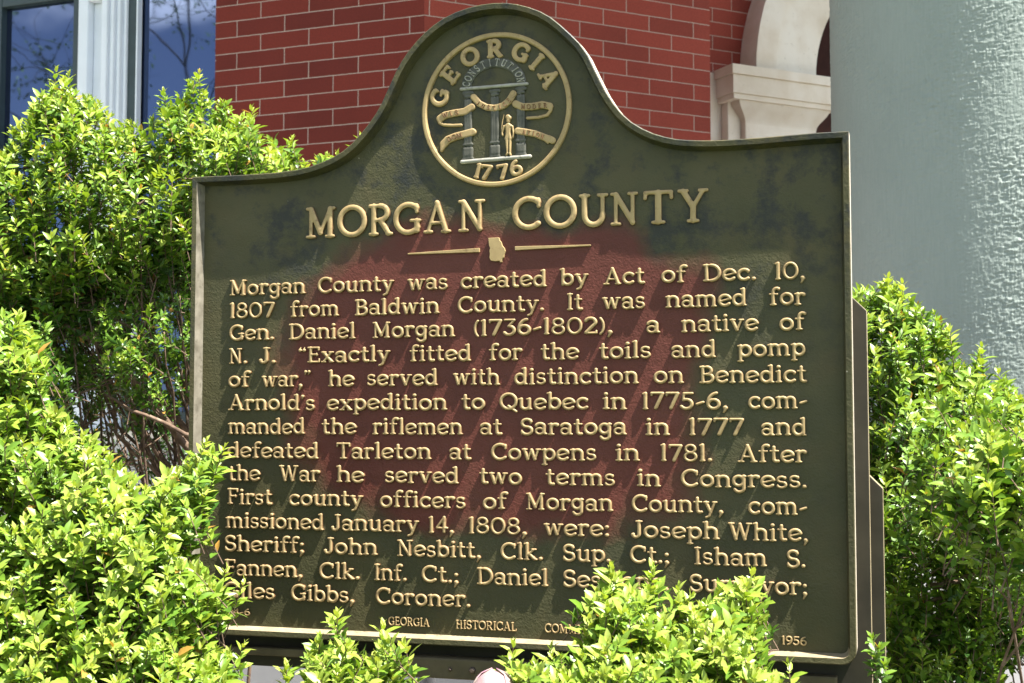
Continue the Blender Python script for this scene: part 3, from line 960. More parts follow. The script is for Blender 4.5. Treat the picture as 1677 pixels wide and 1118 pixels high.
L_, R_ = 360.0, 840.0
ZS = 3.354
LINES = [
    ((62, 215, 1605, 122), 420, [("Morgan", 'L', 62, 'L', 470), ("County", 'L', 547, 'L', 955), ("was", 'L', 1040, 'L', 1252), ("created", 'L', 1330, 'R', 185), ("by", 'R', 268, 'R', 412), ("Act", 'R', 505, 'R', 722), ("of", 'R', 822, 'R', 950), ("Dec.", 'R', 1050, 'R', 1335), ("10,", 'R', 1442, 'R', 1605)]),
    ((62, 340, 1605, 265), 420, [("1807", 'L', 62, 'L', 302), ("from", 'L', 395, 'L', 655), ("Baldwin", 'L', 750, 'L', 1205), ("County.", 'L', 1315, 'R', 172), ("It", 'R', 302, 'R', 382), ("was", 'R', 498, 'R', 725), ("named", 'R', 845, 'R', 1282), ("for", 'R', 1412, 'R', 1605)]),
    ((62, 460, 1605, 405), 420, [("Gen.", 'L', 62, 'L', 300), ("Daniel", 'L', 388, 'L', 745), ("Morgan", 'L', 845, 'L', 1290), ("(1736-1802),", 'L', 1398, 'R', 548), ("a", 'R', 738, 'R', 805), ("native", 'R', 932, 'R', 1345), ("of", 'R', 1470, 'R', 1602)]),
    ((62, 588, 1605, 548), 420, [("N.", 'L', 58, 'L', 152), ("J.", 'L', 225, 'L', 310), ("\u201cExactly", 'L', 437, 'L', 935), ("fitted", 'L', 1050, 'L', 1380), ("for", 'L', 1485, 'R', 50), ("the", 'R', 160, 'R', 360), ("toils", 'R', 480, 'R', 757), ("and", 'R', 875, 'R', 1113), ("pomp", 'R', 1240, 'R', 1605)]),
    ((57, 715, 1612, 692), 420, [("of", 'L', 57, 'L', 165), ("war,\u201d", 'L', 240, 'L', 503), ("he", 'L', 605, 'L', 738), ("served", 'L', 815, 'L', 1197), ("with", 'L', 1290, 'L', 1537), ("distinction", 'L', 1625, 'R', 688), ("on", 'R', 780, 'R', 935), ("Benedict", 'R', 1030, 'R', 1612)]),
    ((57, 845, 1612, 837), 420, [("Arnold's", 'L', 57, 'L', 523), ("expedition", 'L', 597, 'L', 1247), ("to", 'L', 1335, 'L', 1455), ("Quebec", 'L', 1545, 'R', 413), ("in", 'R', 500, 'R', 622), ("1775-6,", 'R', 715, 'R', 1180), ("com-", 'R', 1298, 'R', 1618)]),
    ((57, 972, 1612, 985), 420, [("manded", 'L', 55, 'L', 468), ("the", 'L', 568, 'L', 750), ("riflemen", 'L', 848, 'L', 1333), ("at", 'L', 1435, 'L', 1550), ("Saratoga", 'R', 48, 'R', 622), ("in", 'R', 735, 'R', 858), ("1777", 'R', 972, 'R', 1265), ("and", 'R', 1368, 'R', 1612)]),
    ((57, 98, 1612, 125), 720, [("defeated", 'L', 50, 'L', 543), ("Tarleton", 'L', 648, 'L', 1160), ("at", 'L', 1267, 'L', 1380), ("Cowpens", 'L', 1498, 'R', 458), ("in", 'R', 570, 'R', 693), ("1781.", 'R', 815, 'R', 1095), ("After", 'R', 1243, 'R', 1612)]),
    ((57, 220, 1612, 270), 720, [("the", 'L', 55, 'L', 222), ("War", 'L', 335, 'L', 550), ("he", 'L', 650, 'L', 792), ("served", 'L', 913, 'L', 1312), ("two", 'L', 1433, 'R', 48), ("terms", 'R', 187, 'R', 560), ("in", 'R', 688, 'R', 808), ("Congress.", 'R', 930, 'R', 1615)]),
    ((57, 350, 1612, 415), 720, [("First", 'L', 50, 'L', 288), ("county", 'L', 388, 'L', 785), ("officers", 'L', 888, 'L', 1350), ("of", 'L', 1453, 'L', 1577), ("Morgan", 'R', 77, 'R', 548), ("County,", 'R', 660, 'R', 1155), ("com-", 'R', 1298, 'R', 1618)]),
    ((57, 478, 1612, 563), 720, [("missioned", 'L', 42, 'L', 572), ("January", 'L', 620, 'L', 1093), ("14,", 'L', 1153, 'L', 1287), ("1808,", 'L', 1372, 'R', 77), ("were:", 'R', 178, 'R', 530), ("Joseph", 'R', 657, 'R', 1130), ("White,", 'R', 1190, 'R', 1622)]),
    ((57, 606, 1612, 706), 720, [("Sheriff;", 'L', 35, 'L', 465), ("John", 'L', 580, 'L', 865), ("Nesbitt,", 'L', 980, 'L', 1435), ("Clk.", 'L', 1550, 'R', 165), ("Sup.", 'R', 280, 'R', 537), ("Ct.;", 'R', 650, 'R', 858), ("Isham", 'R', 1000, 'R', 1392), ("S.", 'R', 1508, 'R', 1607)]),
    ((57, 738, 1612, 858), 720, [("Fannen,", 'L', 35, 'L', 455), ("Clk.", 'L', 555, 'L', 770), ("Inf.", 'L', 855, 'L', 1028), ("Ct.;", 'L', 1117, 'L', 1312), ("Daniel", 'L', 1420, 'R', 192), ("Sessions,", 'R', 282, 'R', 855), ("Surveyor;", 'R', 975, 'R', 1617)]),
    ((57, 866, 1612, 1003), 720, [("Giles", 'L', 32, 'L', 303), ("Gibbs,", 'L', 400, 'L', 740), ("Coroner.", 'L', 865, 'L', 1378)]),
]


def pxx(side, z):
    return (L_ if side == 'L' else R_) + z / ZS


def offset_poly(pts, d):
    """inset of a closed counter-clockwise outline"""
    n = len(pts)
    out = []
    for i in range(n):
        p0, p1, p2 = Vector(pts[i - 1]), Vector(pts[i]), Vector(pts[(i + 1) % n])
        a, b = (p1 - p0).normalized(), (p2 - p1).normalized()
        na, nb = Vector((-a.y, a.x)), Vector((-b.y, b.x))
        m = (na + nb)
        m = m / max(0.35, m.length_squared) * 2.0 if m.length > 1e-6 else na
        out.append((p1.x + m.x * d, p1.y + m.y * d))
    return out


def build_marker():
    M = empty("historical_marker", (S0.x, S0.y, CZ), -SIGN_ROT)
    tag(M, "dark green cast metal historical marker with gold raised lettering and a rust red patch", "historical marker")
    green = panel_mat("weathered_green_paint_stained", True)
    rimg = panel_mat("weathered_green_paint", False)
    gold = gold_mat("gold_lettering_paint", (0.295, 0.208, 0.100), (0.375, 0.272, 0.132))
    goldt = gold_mat("dull_gold_paint", (0.30, 0.212, 0.098), (0.385, 0.28, 0.135))
    silver = gold_mat("worn_silver_paint", (0.045, 0.046, 0.035), (0.115, 0.112, 0.092), 0.15, (0.04, 0.045, 0.035))
    silverb = gold_mat("bright_silver_paint", (0.24, 0.23, 0.195), (0.40, 0.38, 0.33), 0.15, (0.12, 0.115, 0.10))
    edge = gold_mat("sunlit_cream_edge_paint", (0.23, 0.185, 0.115), (0.33, 0.275, 0.175), 0.0, (0.10, 0.075, 0.045))  # cream for sun-facing sill and plate sides, sunlight put into the colour

    top = [(1391, 219), (1335, 222), (1242, 230), (1180, 234), (1136, 234), (1102, 231), (1065, 220), (1030, 199), (1002, 165), (981, 124), (962, 84), (931, 53), (900, 28), (862, 14), (825, 9.5), (783, 15), (741, 30), (708, 53), (680, 83), (660, 113), (645, 146), (629, 182), (606, 215), (577, 247), (545, 266), (505, 280), (460, 286), (400, 290), (325, 293)]
    tp = [sp(*p) for p in top]
    # smooth the curved part
    def chaikin(ps):
        out = [ps[0]]
        for a, b in zip(ps[:-1], ps[1:]):
            out += [(a[0] * .75 + b[0] * .25, a[1] * .75 + b[1] * .25), (a[0] * .25 + b[0] * .75, a[1] * .25 + b[1] * .75)]
        return out + [ps[-1]]
    tp = [tp[0], tp[1]] + chaikin(tp[2:-2]) + [tp[-2], tp[-1]]
    ul, ur = tp[-1][0], tp[0][0]
    vb = sp(640, 1049)[1]
    rr = 0.022
    bl = [(ul + rr * (1 - math.cos(a)), vb + rr * (1 - math.sin(a))) for a in [R(15 * k) for k in range(7)]]
    br = [(ur - rr * (1 - math.sin(a)), vb + rr * (1 - math.cos(a))) for a in [R(15 * k) for k in range(7)]]
    outer = tp + bl + br
    # drop duplicates
    outer = [p for i, p in enumerate(outer) if math.hypot(p[0] - outer[i - 1][0], p[1] - outer[i - 1][1]) > 1e-4]
    in1 = offset_poly(outer, 0.0092)
    in2 = offset_poly(outer, 0.0132)
    cham = offset_poly(outer, 0.0016)
    RD = 0.0220
    # plate
    m = MB()
    m.prism(in2, 0.0, 0.006)
    panel = m.build("inscription_panel", green, M)
    # rim : front face and inner slope in green
    m = MB()
    n = len(outer)
    rings = [(cham, -RD), (in1, -RD + 0.0006), (in2, 0.0005)]
    for (ra, ya), (rb, yb) in zip(rings[:-1], rings[1:]):
        for i in range(n):
            j = (i + 1) % n
            # sun-facing bottom and left slopes are left out, coloured as sunlit below
            if yb > -0.01 and ((ra[i][1] < vb + 0.03 and ra[j][1] < vb + 0.03) or (ra[i][0] < ul + 0.02 and ra[j][0] < ul + 0.02)):
                continue
            m.add([(ra[i][0], ya, ra[i][1]), (ra[j][0], ya, ra[j][1]), (rb[j][0], yb, rb[j][1]), (rb[i][0], yb, rb[i][1])], [(0, 1, 2, 3)])
    rim = m.build("rim", rimg, M)
    lit_slope = gold_mat('sunlit_grey_slope_paint', (0.11, 0.098, 0.075), (0.22, 0.20, 0.16), 0.0, (0.08, 0.07, 0.05))  # sunlight on the left inner slope put into its colour
    m = MB()
    sill_mats = []
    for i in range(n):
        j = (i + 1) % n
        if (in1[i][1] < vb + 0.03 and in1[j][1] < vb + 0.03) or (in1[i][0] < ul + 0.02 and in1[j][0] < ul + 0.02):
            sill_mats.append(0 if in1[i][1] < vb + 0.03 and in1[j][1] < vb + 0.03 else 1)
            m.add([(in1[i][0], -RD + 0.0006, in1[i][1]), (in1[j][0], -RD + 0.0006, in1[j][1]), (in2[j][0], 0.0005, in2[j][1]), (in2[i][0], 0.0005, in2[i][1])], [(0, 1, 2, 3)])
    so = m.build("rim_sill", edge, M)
    so.data.materials.append(lit_slope)
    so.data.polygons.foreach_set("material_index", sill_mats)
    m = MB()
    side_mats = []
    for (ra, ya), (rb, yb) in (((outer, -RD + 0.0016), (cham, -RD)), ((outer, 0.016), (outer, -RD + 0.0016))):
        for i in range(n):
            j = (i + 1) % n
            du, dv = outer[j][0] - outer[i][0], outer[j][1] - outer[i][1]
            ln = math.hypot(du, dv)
            side_mats.append(0 if ya == 0.016 and dv / ln > 0.25 or ya == 0.016 and -du / ln > 0.85 else 1)  # only right and top faces take the sunlit pale colour
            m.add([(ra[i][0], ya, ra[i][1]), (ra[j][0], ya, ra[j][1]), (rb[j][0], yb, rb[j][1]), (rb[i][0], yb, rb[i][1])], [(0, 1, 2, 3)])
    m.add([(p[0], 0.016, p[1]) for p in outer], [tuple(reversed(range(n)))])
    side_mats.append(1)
    edge2 = gold_mat("sunlit_pale_edge_paint", (0.40, 0.345, 0.27), (0.52, 0.46, 0.38), 0.0, (0.14, 0.10, 0.07))  # sunlight on the right and top faces is put into this pale colour
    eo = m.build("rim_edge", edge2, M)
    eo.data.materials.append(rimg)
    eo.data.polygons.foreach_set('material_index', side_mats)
    # stepped mounting plates behind
    brownp = plain_mat('brown_weathered_paint', (0.030, 0.026, 0.018), 0.55, 0.35, 9, 0.3, 0.001, 0.0, 0.25)
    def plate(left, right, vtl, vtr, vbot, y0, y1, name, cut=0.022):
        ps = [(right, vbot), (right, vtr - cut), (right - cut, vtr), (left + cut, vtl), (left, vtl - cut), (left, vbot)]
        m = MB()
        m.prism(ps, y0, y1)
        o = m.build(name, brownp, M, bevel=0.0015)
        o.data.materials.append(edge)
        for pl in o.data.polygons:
            if pl.normal.x > 0.3: pl.material_index = 1  # right faces coloured as if sunlit
    l2 = sp(303, 640)[0]; r2 = sp(1421, 640)[0]
    vt2 = sp(1398, 483)[1]
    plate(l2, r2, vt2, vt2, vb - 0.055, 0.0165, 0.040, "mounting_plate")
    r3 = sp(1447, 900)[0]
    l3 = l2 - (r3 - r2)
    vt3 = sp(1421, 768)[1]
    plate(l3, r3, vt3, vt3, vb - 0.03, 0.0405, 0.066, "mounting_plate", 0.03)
    ledgem = plain_mat('sunlit_olive_paint', (0.105, 0.085, 0.052), 0.65, 0.4, 14, 0.5, 0.002, 0.0, 0.2)  # lighter tone stands in for sunlight that is blocked here
    # lower ledge with the clamp block
    m = MB()
    m.box(l2 + 0.05, r2 - 0.05, -0.004, 0.0160, vb - 0.034, vb - 0.021)
    m.build("lower_ledge", ledgem, M, bevel=0.002)
    u0, u1 = sp(560, 1085)[0], sp(1110, 1085)[0]
    m = MB()
    m.box(u0, u1, -0.012, 0.0162, vb - 0.054, vb - 0.0215)
    cb = m.build("clamp_block", ledgem, M, bevel=0.003)
    steel = plain_mat("rusty_steel", (0.10, 0.075, 0.06), 0.55, 0.4, 80, 0.4, 0.001, 0.6)
    for px in (742, 778, 690, 900):
        b = MB()
        uu = sp(px, 1088)[0]
        vv = vb - 0.038
        rb = 0.0032 if px != 778 else 0.006
        b.add([(uu + rb * math.cos(a), -0.012 - q, vv + rb * math.sin(a)) for q, rb in ((0.0, rb), (0.004, rb * .9), (0.0055, rb * .4)) for a in [R(60 * k) for k in range(6)]],
              [(i, (i + 1) % 6, 6 + (i + 1) % 6, 6 + i) for i in range(6)] + [(6 + i, 6 + (i + 1) % 6, 12 + (i + 1) % 6, 12 + i) for i in range(6)] + [(12, 13, 14, 15, 16, 17)])
        b.build("bolt", steel, cb)
    # post
    m = MB()
    m.lathe([(0.0, -CZ - 0.1), (0.038, -CZ - 0.1), (0.038, vb - 0.05), (0.0, vb - 0.05)], 24, 0.0, 0.03)
    m.build("post", rimg, M, True)

    rust = gold_mat('rusty_letter_sides', (0.13, 0.070, 0.032), (0.20, 0.115, 0.055))
    # ---- lettering
    for k, (bl_, oy, words) in enumerate(LINES):
        xl, xr = L_ + bl_[0] / ZS, R_ + bl_[2] / ZS
        yl, yr = oy + bl_[1] / ZS, oy + bl_[3] / ZS
        v1, v2 = sp(xl, yl)[1], sp(xr, yr)[1]
        vbase = (v1 + v2) / 2 if k < 13 else v1
        line = bpy.data.objects.new("text_line", None)
        line.empty_display_size = 0.02
        link(line, M)
        for (w, s0, z0, s1, z1) in words:
            rel = Relief()
            p0, p1 = pxx(s0, z0), pxx(s1, z1)
            ym = yl + (yr - yl) * ((p0 + p1) / 2 - xl) / (xr - xl)
            ub0, ub1 = sp(p0, ym)[0], sp(p1, ym)[0]
            word_into(rel, w, ub0, ub1, v1 + (v2 - v1) * 0.5 if k < 13 else vbase, 0.0262 / 10, S=1.70, jitter=0.0005)
            rel.build("word", gold, line, rust)
    # title
    def title(letters, boxes, S, unit, name):
        rel = Relief()
        for c, (z0, z1) in zip(letters, boxes):
            p0, p1 = 480 + z0 / 2.329, 480 + z1 / 2.329
            y = 390.5 - (p0 - 505) * 0.0437
            a0, a1 = sp(p0, y)[0], sp(p1, y)[0]
            V = glyph(c, S)
            x0, x1 = V[0][:, 0].min(), V[0][:, 0].max()
            s = (a1 - a0) / (x1 - x0)
            vb_ = sp(505, 390.5)[1]
            rel.add(V, lambda X, Y, a0=a0, s=s, x0=x0: (a0 + (X - x0) * s, vb_ + Y * unit), 0.0062)
        return rel.build(name, goldt, M, rust)
    title("MORGAN", [(52, 165), (172, 285), (290, 385), (385, 492), (500, 605), (632, 735)], 1.65, 0.00515, "title_word")
    title("COUNTY", [(838, 948), (958, 1085), (1092, 1205), (1212, 1318), (1338, 1452), (1468, 1587)], 1.65, 0.00515, "title_word")
    # dividers and state emblem
    def Z7(x, y): return sp(480 + x / 2.329, 280 + y / 2.329)
    for quad in ([(440, 319), (440, 314), (713, 294), (713, 310)], [(848, 303), (848, 288), (1137, 281), (1137, 286)]):
        m = MB()
        m.prism([Z7(*q) for q in quad][::-1] if False else [Z7(*q) for q in quad], -0.0042, 0.0005)
        m.build("divider_bar", goldt, M, bevel=0.0006)
    ga = [(747, 256), (788, 254), (790, 264), (797, 272), (800, 284), (809, 295), (812, 306), (808, 318), (806, 330), (800, 336), (799, 348), (792, 349), (790, 343), (772, 345), (756, 342), (751, 330), (753, 318), (751, 304), (754, 296), (750, 284)]
    m = MB()
    m.prism([Z7(*q) for q in ga][::-1], -0.0045, 0.0005)
    m.build("state_emblem", goldt, M, bevel=0.0006)
    # footer lettering
    def footer(word, pa, pb, ya, cap):
        rel = Relief()
        a0, a1 = sp(pa, ya)[0], sp(pb, ya)[0]
        word_into(rel, word, a0, a1, sp((pa + pb) / 2, ya)[1], cap / 10, S=1.75, relief=0.003)
        rel.build("footer_lettering", gold, M, rust)
    footer("104-6", 366, 410, 1006.5, 0.0108)
    footer("GEORGIA", 637, 703.5, 1024.5, 0.0135)
    footer("HISTORICAL", 747.5, 846, 1031.0, 0.0135)
    footer("COMMISSION", 893, 1000, 1037.5, 0.0135)
    footer("1956", 1281, 1321, 1055.7, 0.0125)

    # ---- seal
    c0 = sp(812.6, 179.5)
    Rs = (sp(935, 180)[0] - sp(690, 180)[0]) / 2
    def Zs(X, Y):
        """zoom coordinates of the seal (arrays) -> plate, centred on the seal"""
        pts = [sp(660 + x / 3.387, y / 3.387) for x, y in zip(np.ravel(X), np.ravel(Y))]
        return np.array([p[0] for p in pts]), np.array([p[1] for p in pts])
    SE = MB()
    k = 96
    def ringpts(r, y): return [(c0[0] + r * math.cos(2 * math.pi * i / k), y, c0[1] + r * math.sin(2 * math.pi * i / k)) for i in range(k)]
    prof = [(Rs, 0.0006), (Rs - 0.0006, -0.0048), (Rs - 0.0025, -0.0058), (Rs - 0.0065, -0.0058), (Rs - 0.0082, -0.0048), (Rs - 0.009, 0.0006)]
    vs = []
    for r, y in prof: vs += ringpts(r, y)
    fs = []
    for q in range(len(prof) - 1):
        for i in range(k):
            j = (i + 1) % k
            fs.append((q * k + i, (q + 1) * k + i, (q + 1) * k + j, q * k + j))
    SE.add(vs, fs)
    seal = SE.build("seal", goldt, M)
    # GEORGIA on the arc, 1776 below
    rel = Relief()
    def polar(c, ang, rad, hgt, S, wid=1.0, relief=0.005, relx=None, base=0.0, flip=False):
        V = glyph(c, S)
        xm = (V[0][:, 0].min() + V[0][:, 0].max()) / 2
        a = R(ang)
        er = Vector((math.sin(a), math.cos(a)))
        et = Vector((math.cos(a), -math.sin(a)))
        if flip: er, et = -er, -et
        cc = Vector(c0) + Vector((math.sin(a), math.cos(a))) * rad
        s = hgt / 10
        (relx or rel).add(V, lambda X, Y: (cc.x + et.x * (X - xm) * s * wid + er.x * (Y - 5) * s, cc.y + et.y * (X - xm) * s * wid + er.y * (Y - 5) * s), relief, base)
    for c, a in zip("GEORGIA", (-75, -51.5, -26, -1, 25, 43.5, 63)):
        polar(c, a, 0.79 * Rs, 0.22 * Rs, 2.7, 1.10)
    rel.build("seal_name", goldt, seal)
    rel = Relief()
    for c, a in zip("1776", (197, 189, 173.5, 161)):
        polar(c, a, 0.815 * Rs, 0.185 * Rs, 2.4, 1.2, flip=True)
    rel.build("seal_date", goldt, seal)
    # helper: strokes given in seal-zoom pixels
    def zrel(segs, mat, name, relief=0.003, base=0.0, h=7.0, bevel=10.0, edge=0.6):
        rl = Relief()
        V, Fc, Sk = sdf_mesh(segs, h, bevel, edge)
        # image y runs down: reverse the winding
        rl.add((V, [tuple(reversed(f)) for f in Fc], [(b, a) for a, b in Sk]), Zs, relief, base)
        return rl.build(name, mat, seal)
    sh = lambda x, y: y - 0.083 * (x - 510)
    def S_(x0, y0, x1, y1, w): return (x0, sh(x0, y0), x1, sh(x1, y1), w / 2, w / 2)
    def poly_(pts, w, w1=None):
        n = len(pts) - 1
        out = []
        for i in range(n):
            wa = w if w1 is None else w + (w1 - w) * i / n
            wb = w if w1 is None else w + (w1 - w) * (i + 1) / n
            out.append((*pts[i], *pts[i + 1], wa / 2, wb / 2))
        return out
    # arch band
    arcp = [(505 + 152 * math.cos(R(a)), sh(505 + 152 * math.cos(R(a)), 475 - 128 * math.sin(R(a)))) for a in range(0, 181, 9)]
    zrel(poly_(arcp, 54), silver, "seal_arch", 0.0024)
    # CONSTITUTION on the arch band
    rl = Relief()
    for i, c in enumerate("CONSTITUTION"):
        a = R(172 - 164 * i / 11)
        cx_, cy_ = 505 + 152 * math.cos(a), 475 - 128 * math.sin(a)
        cy_ = sh(cx_, cy_)
        V = glyph(c, 1.6)
        xm = (V[0][:, 0].min() + V[0][:, 0].max()) / 2
        t = math.atan2(math.sin(a) * 128, math.cos(a) * 152)
        er = (math.cos(t), -math.sin(t)); et = (math.sin(t), math.cos(t))
        s = 4.1
        wx = 0.72
        rl.add(V, lambda X, Y: Zs(cx_ + et[0] * (X - xm) * s * wx + er[0] * (Y - 5) * s, cy_ + et[1] * (X - xm) * s * wx + er[1] * (Y - 5) * s), 0.0022, 0.0022)
    rl.build("arch_lettering", silverb, seal)
    zrel([S_(325, 480, 690, 480, 17)], silverb, "entablature", 0.0048)
    zrel([S_(330, 884, 706, 884, 22)], silverb, "seal_base", 0.0048)
    for x in (362, 511, 655):
        segs = [S_(x - 22, 505, x + 22, 505, 20), S_(x - 15, 524, x + 15, 524, 16)]
        segs += [S_(x + q, 545, x + q, 775, 16) for q in (-14, 0, 14)]
        segs += [S_(x - 21, 790, x + 21, 790, 18), S_(x - 16, 815, x - 16, 850, 26), S_(x + 16, 815, x + 16, 850, 26), S_(x, 815, x, 850, 26), S_(x - 23, 868, x + 23, 868, 18)]
        zrel(segs, silver, "seal_column", 0.0036, h=6.0)
    # ribbons (zoom pixels as measured, already sheared by the view)
    just = [(395, 540), (425, 575), (465, 596), (510, 601), (555, 588), (590, 562), (615, 520)]
    wis = [(385, 595), (345, 620), (290, 628), (235, 640), (207, 660), (205, 682), (228, 694), (280, 697), (325, 695)]
    dom = [(388, 733), (345, 745), (295, 758), (252, 775), (228, 800), (216, 838)]
    mod = [(628, 578), (665, 594), (720, 592), (775, 582), (815, 590), (822, 612), (802, 640), (755, 652), (692, 656)]
    ati = [(640, 728), (690, 735), (735, 742), (780, 760), (832, 780)]
    def taper(pts, w0, wt, from_):
        n = len(pts) - 1
        ws = [w0 if i <= from_ else wt for i in range(n + 1)]
        return [(*pts[i], *pts[i + 1], ws[i] / 2, ws[i + 1] / 2) for i in range(n)]
    RB = dict(relief=0.0042, h=4.0, bevel=3.5, edge=0.75)
    zrel(poly_(just, 36), goldt, "ribbon", **RB)
    zrel(taper(wis, 38, 16, 4), goldt, "ribbon", **RB)
    zrel(taper(dom, 40, 12, 4), goldt, "ribbon", **RB)
    zrel(taper(mod, 40, 16, 4), goldt, "ribbon", **RB)
    zrel(poly_(ati, 38) + [(815, 760, 836, 766, 9, 5), (790, 775, 806, 796, 9, 4)], goldt, "ribbon", **RB)
    copper = gold_mat("dark_copper_lettering", (0.12, 0.060, 0.025), (0.20, 0.105, 0.045))
    def along(word, path, s, wx=0.8):
        rl = Relief()
        P = [Vector(p) for p in path]
        ls = [0]
        for a, b in zip(P[:-1], P[1:]): ls.append(ls[-1] + (b - a).length)
        for i, c in enumerate(word):
            d = ls[-1] * (i + 0.5) / len(word)
            q = max(j for j in range(len(ls) - 1) if ls[j] <= d)
            t = (d - ls[q]) / (ls[q + 1] - ls[q])
            pt = P[q].lerp(P[q + 1], t)
            et = (P[q + 1] - P[q]).normalized()
            er = Vector((et.y, -et.x))
            V = glyph(c, 1.6)
            xm = (V[0][:, 0].min() + V[0][:, 0].max()) / 2
            rl.add(V, lambda X, Y: Zs(pt.x + et.x * (X - xm) * s * wx + er.x * (Y - 5) * s, pt.y + et.y * (X - xm) * s * wx + er.y * (Y - 5) * s), 0.0014, 0.0040)
        rl.build("ribbon_lettering", copper, seal)
    along("JUSTICE", [(408, 565), (450, 592), (510, 602), (560, 590), (602, 548)], 2.5)
    along("WIS", [(222, 645), (270, 632), (318, 624)], 2.7, 1.1)
    along("DOM", [(248, 778), (290, 760), (332, 748)], 2.6, 1.0)
    along("MODER", [(655, 594), (720, 594), (808, 586)], 2.7)
    along("ATION", [(662, 732), (735, 744), (790, 764)], 2.7)
    # soldier in relief
    body = [(585, 650, 590, 655, 14, 14), (575, 650, 600, 652, 5, 5), (586, 668, 586, 674, 11, 10),
            (576, 700, 598, 700, 10, 10), (586, 700, 586, 735, 17, 14), (582, 738, 577, 770, 9, 11), (591, 738, 596, 770, 9, 11),
            (563, 702, 552, 735, 7, 5), (552, 735, 555, 752, 5, 5), (609, 702, 615, 740, 6, 5), (615, 740, 611, 765, 5, 4),
            (578, 772, 581, 850, 9, 5), (596, 772, 595, 850, 9, 5), (582, 850, 576, 860, 7, 6), (594, 850, 598, 860, 7, 6)]
    zrel(body, goldt, "soldier_figure", 0.0046, h=3.0, bevel=5.0)
    zrel(poly_([(552, 752), (549, 715), (553, 675), (562, 638)], 5), goldt, "sabre", 0.0034, h=2.5, bevel=3)
    return M


# ------------------------------------------------------------------ shrubs
def leaf_template(k):
    """unit leaf along +x, width y, normal z : 8 verts, 6 faces"""
    w = 0.195
    f = 0.055
    x = [0.0, 0.32, 0.68, 1.0]
    dz = [0.0, 0.03, 0.0, -0.07]
    V = [(x[0], 0, dz[0]), (x[1], w, dz[1] + f), (x[1], 0, dz[1]), (x[1], -w, dz[1] + f), (x[2], w * 0.82, dz[2] + f), (x[2], 0, dz[2]), (x[2], -w * 0.82, dz[2] + f), (x[3], 0, dz[3])]
    Fq = [(0, 2, 1), (0, 3, 2), (1, 2, 5, 4), (2, 3, 6, 5), (4, 5, 7), (5, 6, 7)]
    return np.array(V), Fq


LV, LF = leaf_template(0)


def sprig_template(seed, pairs, leaf_len=0.0205, gap=0.0078, young=0.86):
    """leafy shoot along +z, tip at the origin"""
    r = np.random.default_rng(seed)
    Vs, ages = [], []
    h = 0.0
    az = r.uniform(0, math.pi)
    for i in range(pairs):                    # from the tip down
        fr = i / max(1, pairs - 1)
        L = leaf_len * (0.62 + 0.5 * min(1, i / 2.0)) * r.uniform(0.85, 1.15)
        el = R(72 - 42 * min(1, i / 2.5) + r.uniform(-12, 12)) if i else R(74)
        z = -0.004 - h
        for s in (0, math.pi):
            a = az + s + r.uniform(-0.35, 0.35)
            e = el + r.uniform(-0.2, 0.2)
            ax = np.array([math.cos(a) * math.cos(e), math.sin(a) * math.cos(e), math.sin(e)])
            ay = np.array([-math.sin(a), math.cos(a), 0.0])
            roll = r.uniform(-0.35, 0.35)
            azv = np.cross(ax, ay)
            ay2 = ay * math.cos(roll) + azv * math.sin(roll)
            az2 = np.cross(ax, ay2)
            V = LV * L * r.uniform(0.75, 1.2)
            V = V[:, :1] * ax + V[:, 1:2] * ay2 * r.uniform(0.85, 1.15) + V[:, 2:3] * az2
            V[:, 2] += z
            Vs.append(V)
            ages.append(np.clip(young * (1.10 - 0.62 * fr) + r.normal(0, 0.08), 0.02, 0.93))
        az += math.pi / 2 + r.uniform(-0.3, 0.3)
        h += gap * r.uniform(0.8, 1.25) * (0.55 + 0.5 * min(1, i / 2))
    # stem, thin three-sided
    n = len(Vs) * 8
    return np.concatenate(Vs), np.repeat(np.array(ages), 8), h


TEMPL = [sprig_template(100 + i, p) for i, p in enumerate([7, 8, 8, 9, 10, 10, 7, 9, 8, 11])]


def in_poly(P, x, y):
    c = np.zeros(len(x), bool)
    n = len(P)
    for i in range(n):
        x0, y0 = P[i]; x1, y1 = P[(i + 1) % n]
        cond = ((y0 > y) != (y1 > y)) & (x < (x1 - x0) * (y - y0) / (y1 - y0 + 1e-9) + x0)
        c ^= cond
    return c


def edge_dist(P, x, y):
    d = np.full(len(x), 1e9)
    n = len(P)
    for i in range(n):
        x0, y0 = P[i]; x1, y1 = P[(i + 1) % n]
        dx, dy = x1 - x0, y1 - y0
        t = np.clip(((x - x0) * dx + (y - y0) * dy) / (dx * dx + dy * dy + 1e-9), 0, 1)
        d = np.minimum(d, np.hypot(x - x0 - t * dx, y - y0 - t * dy))
    return d


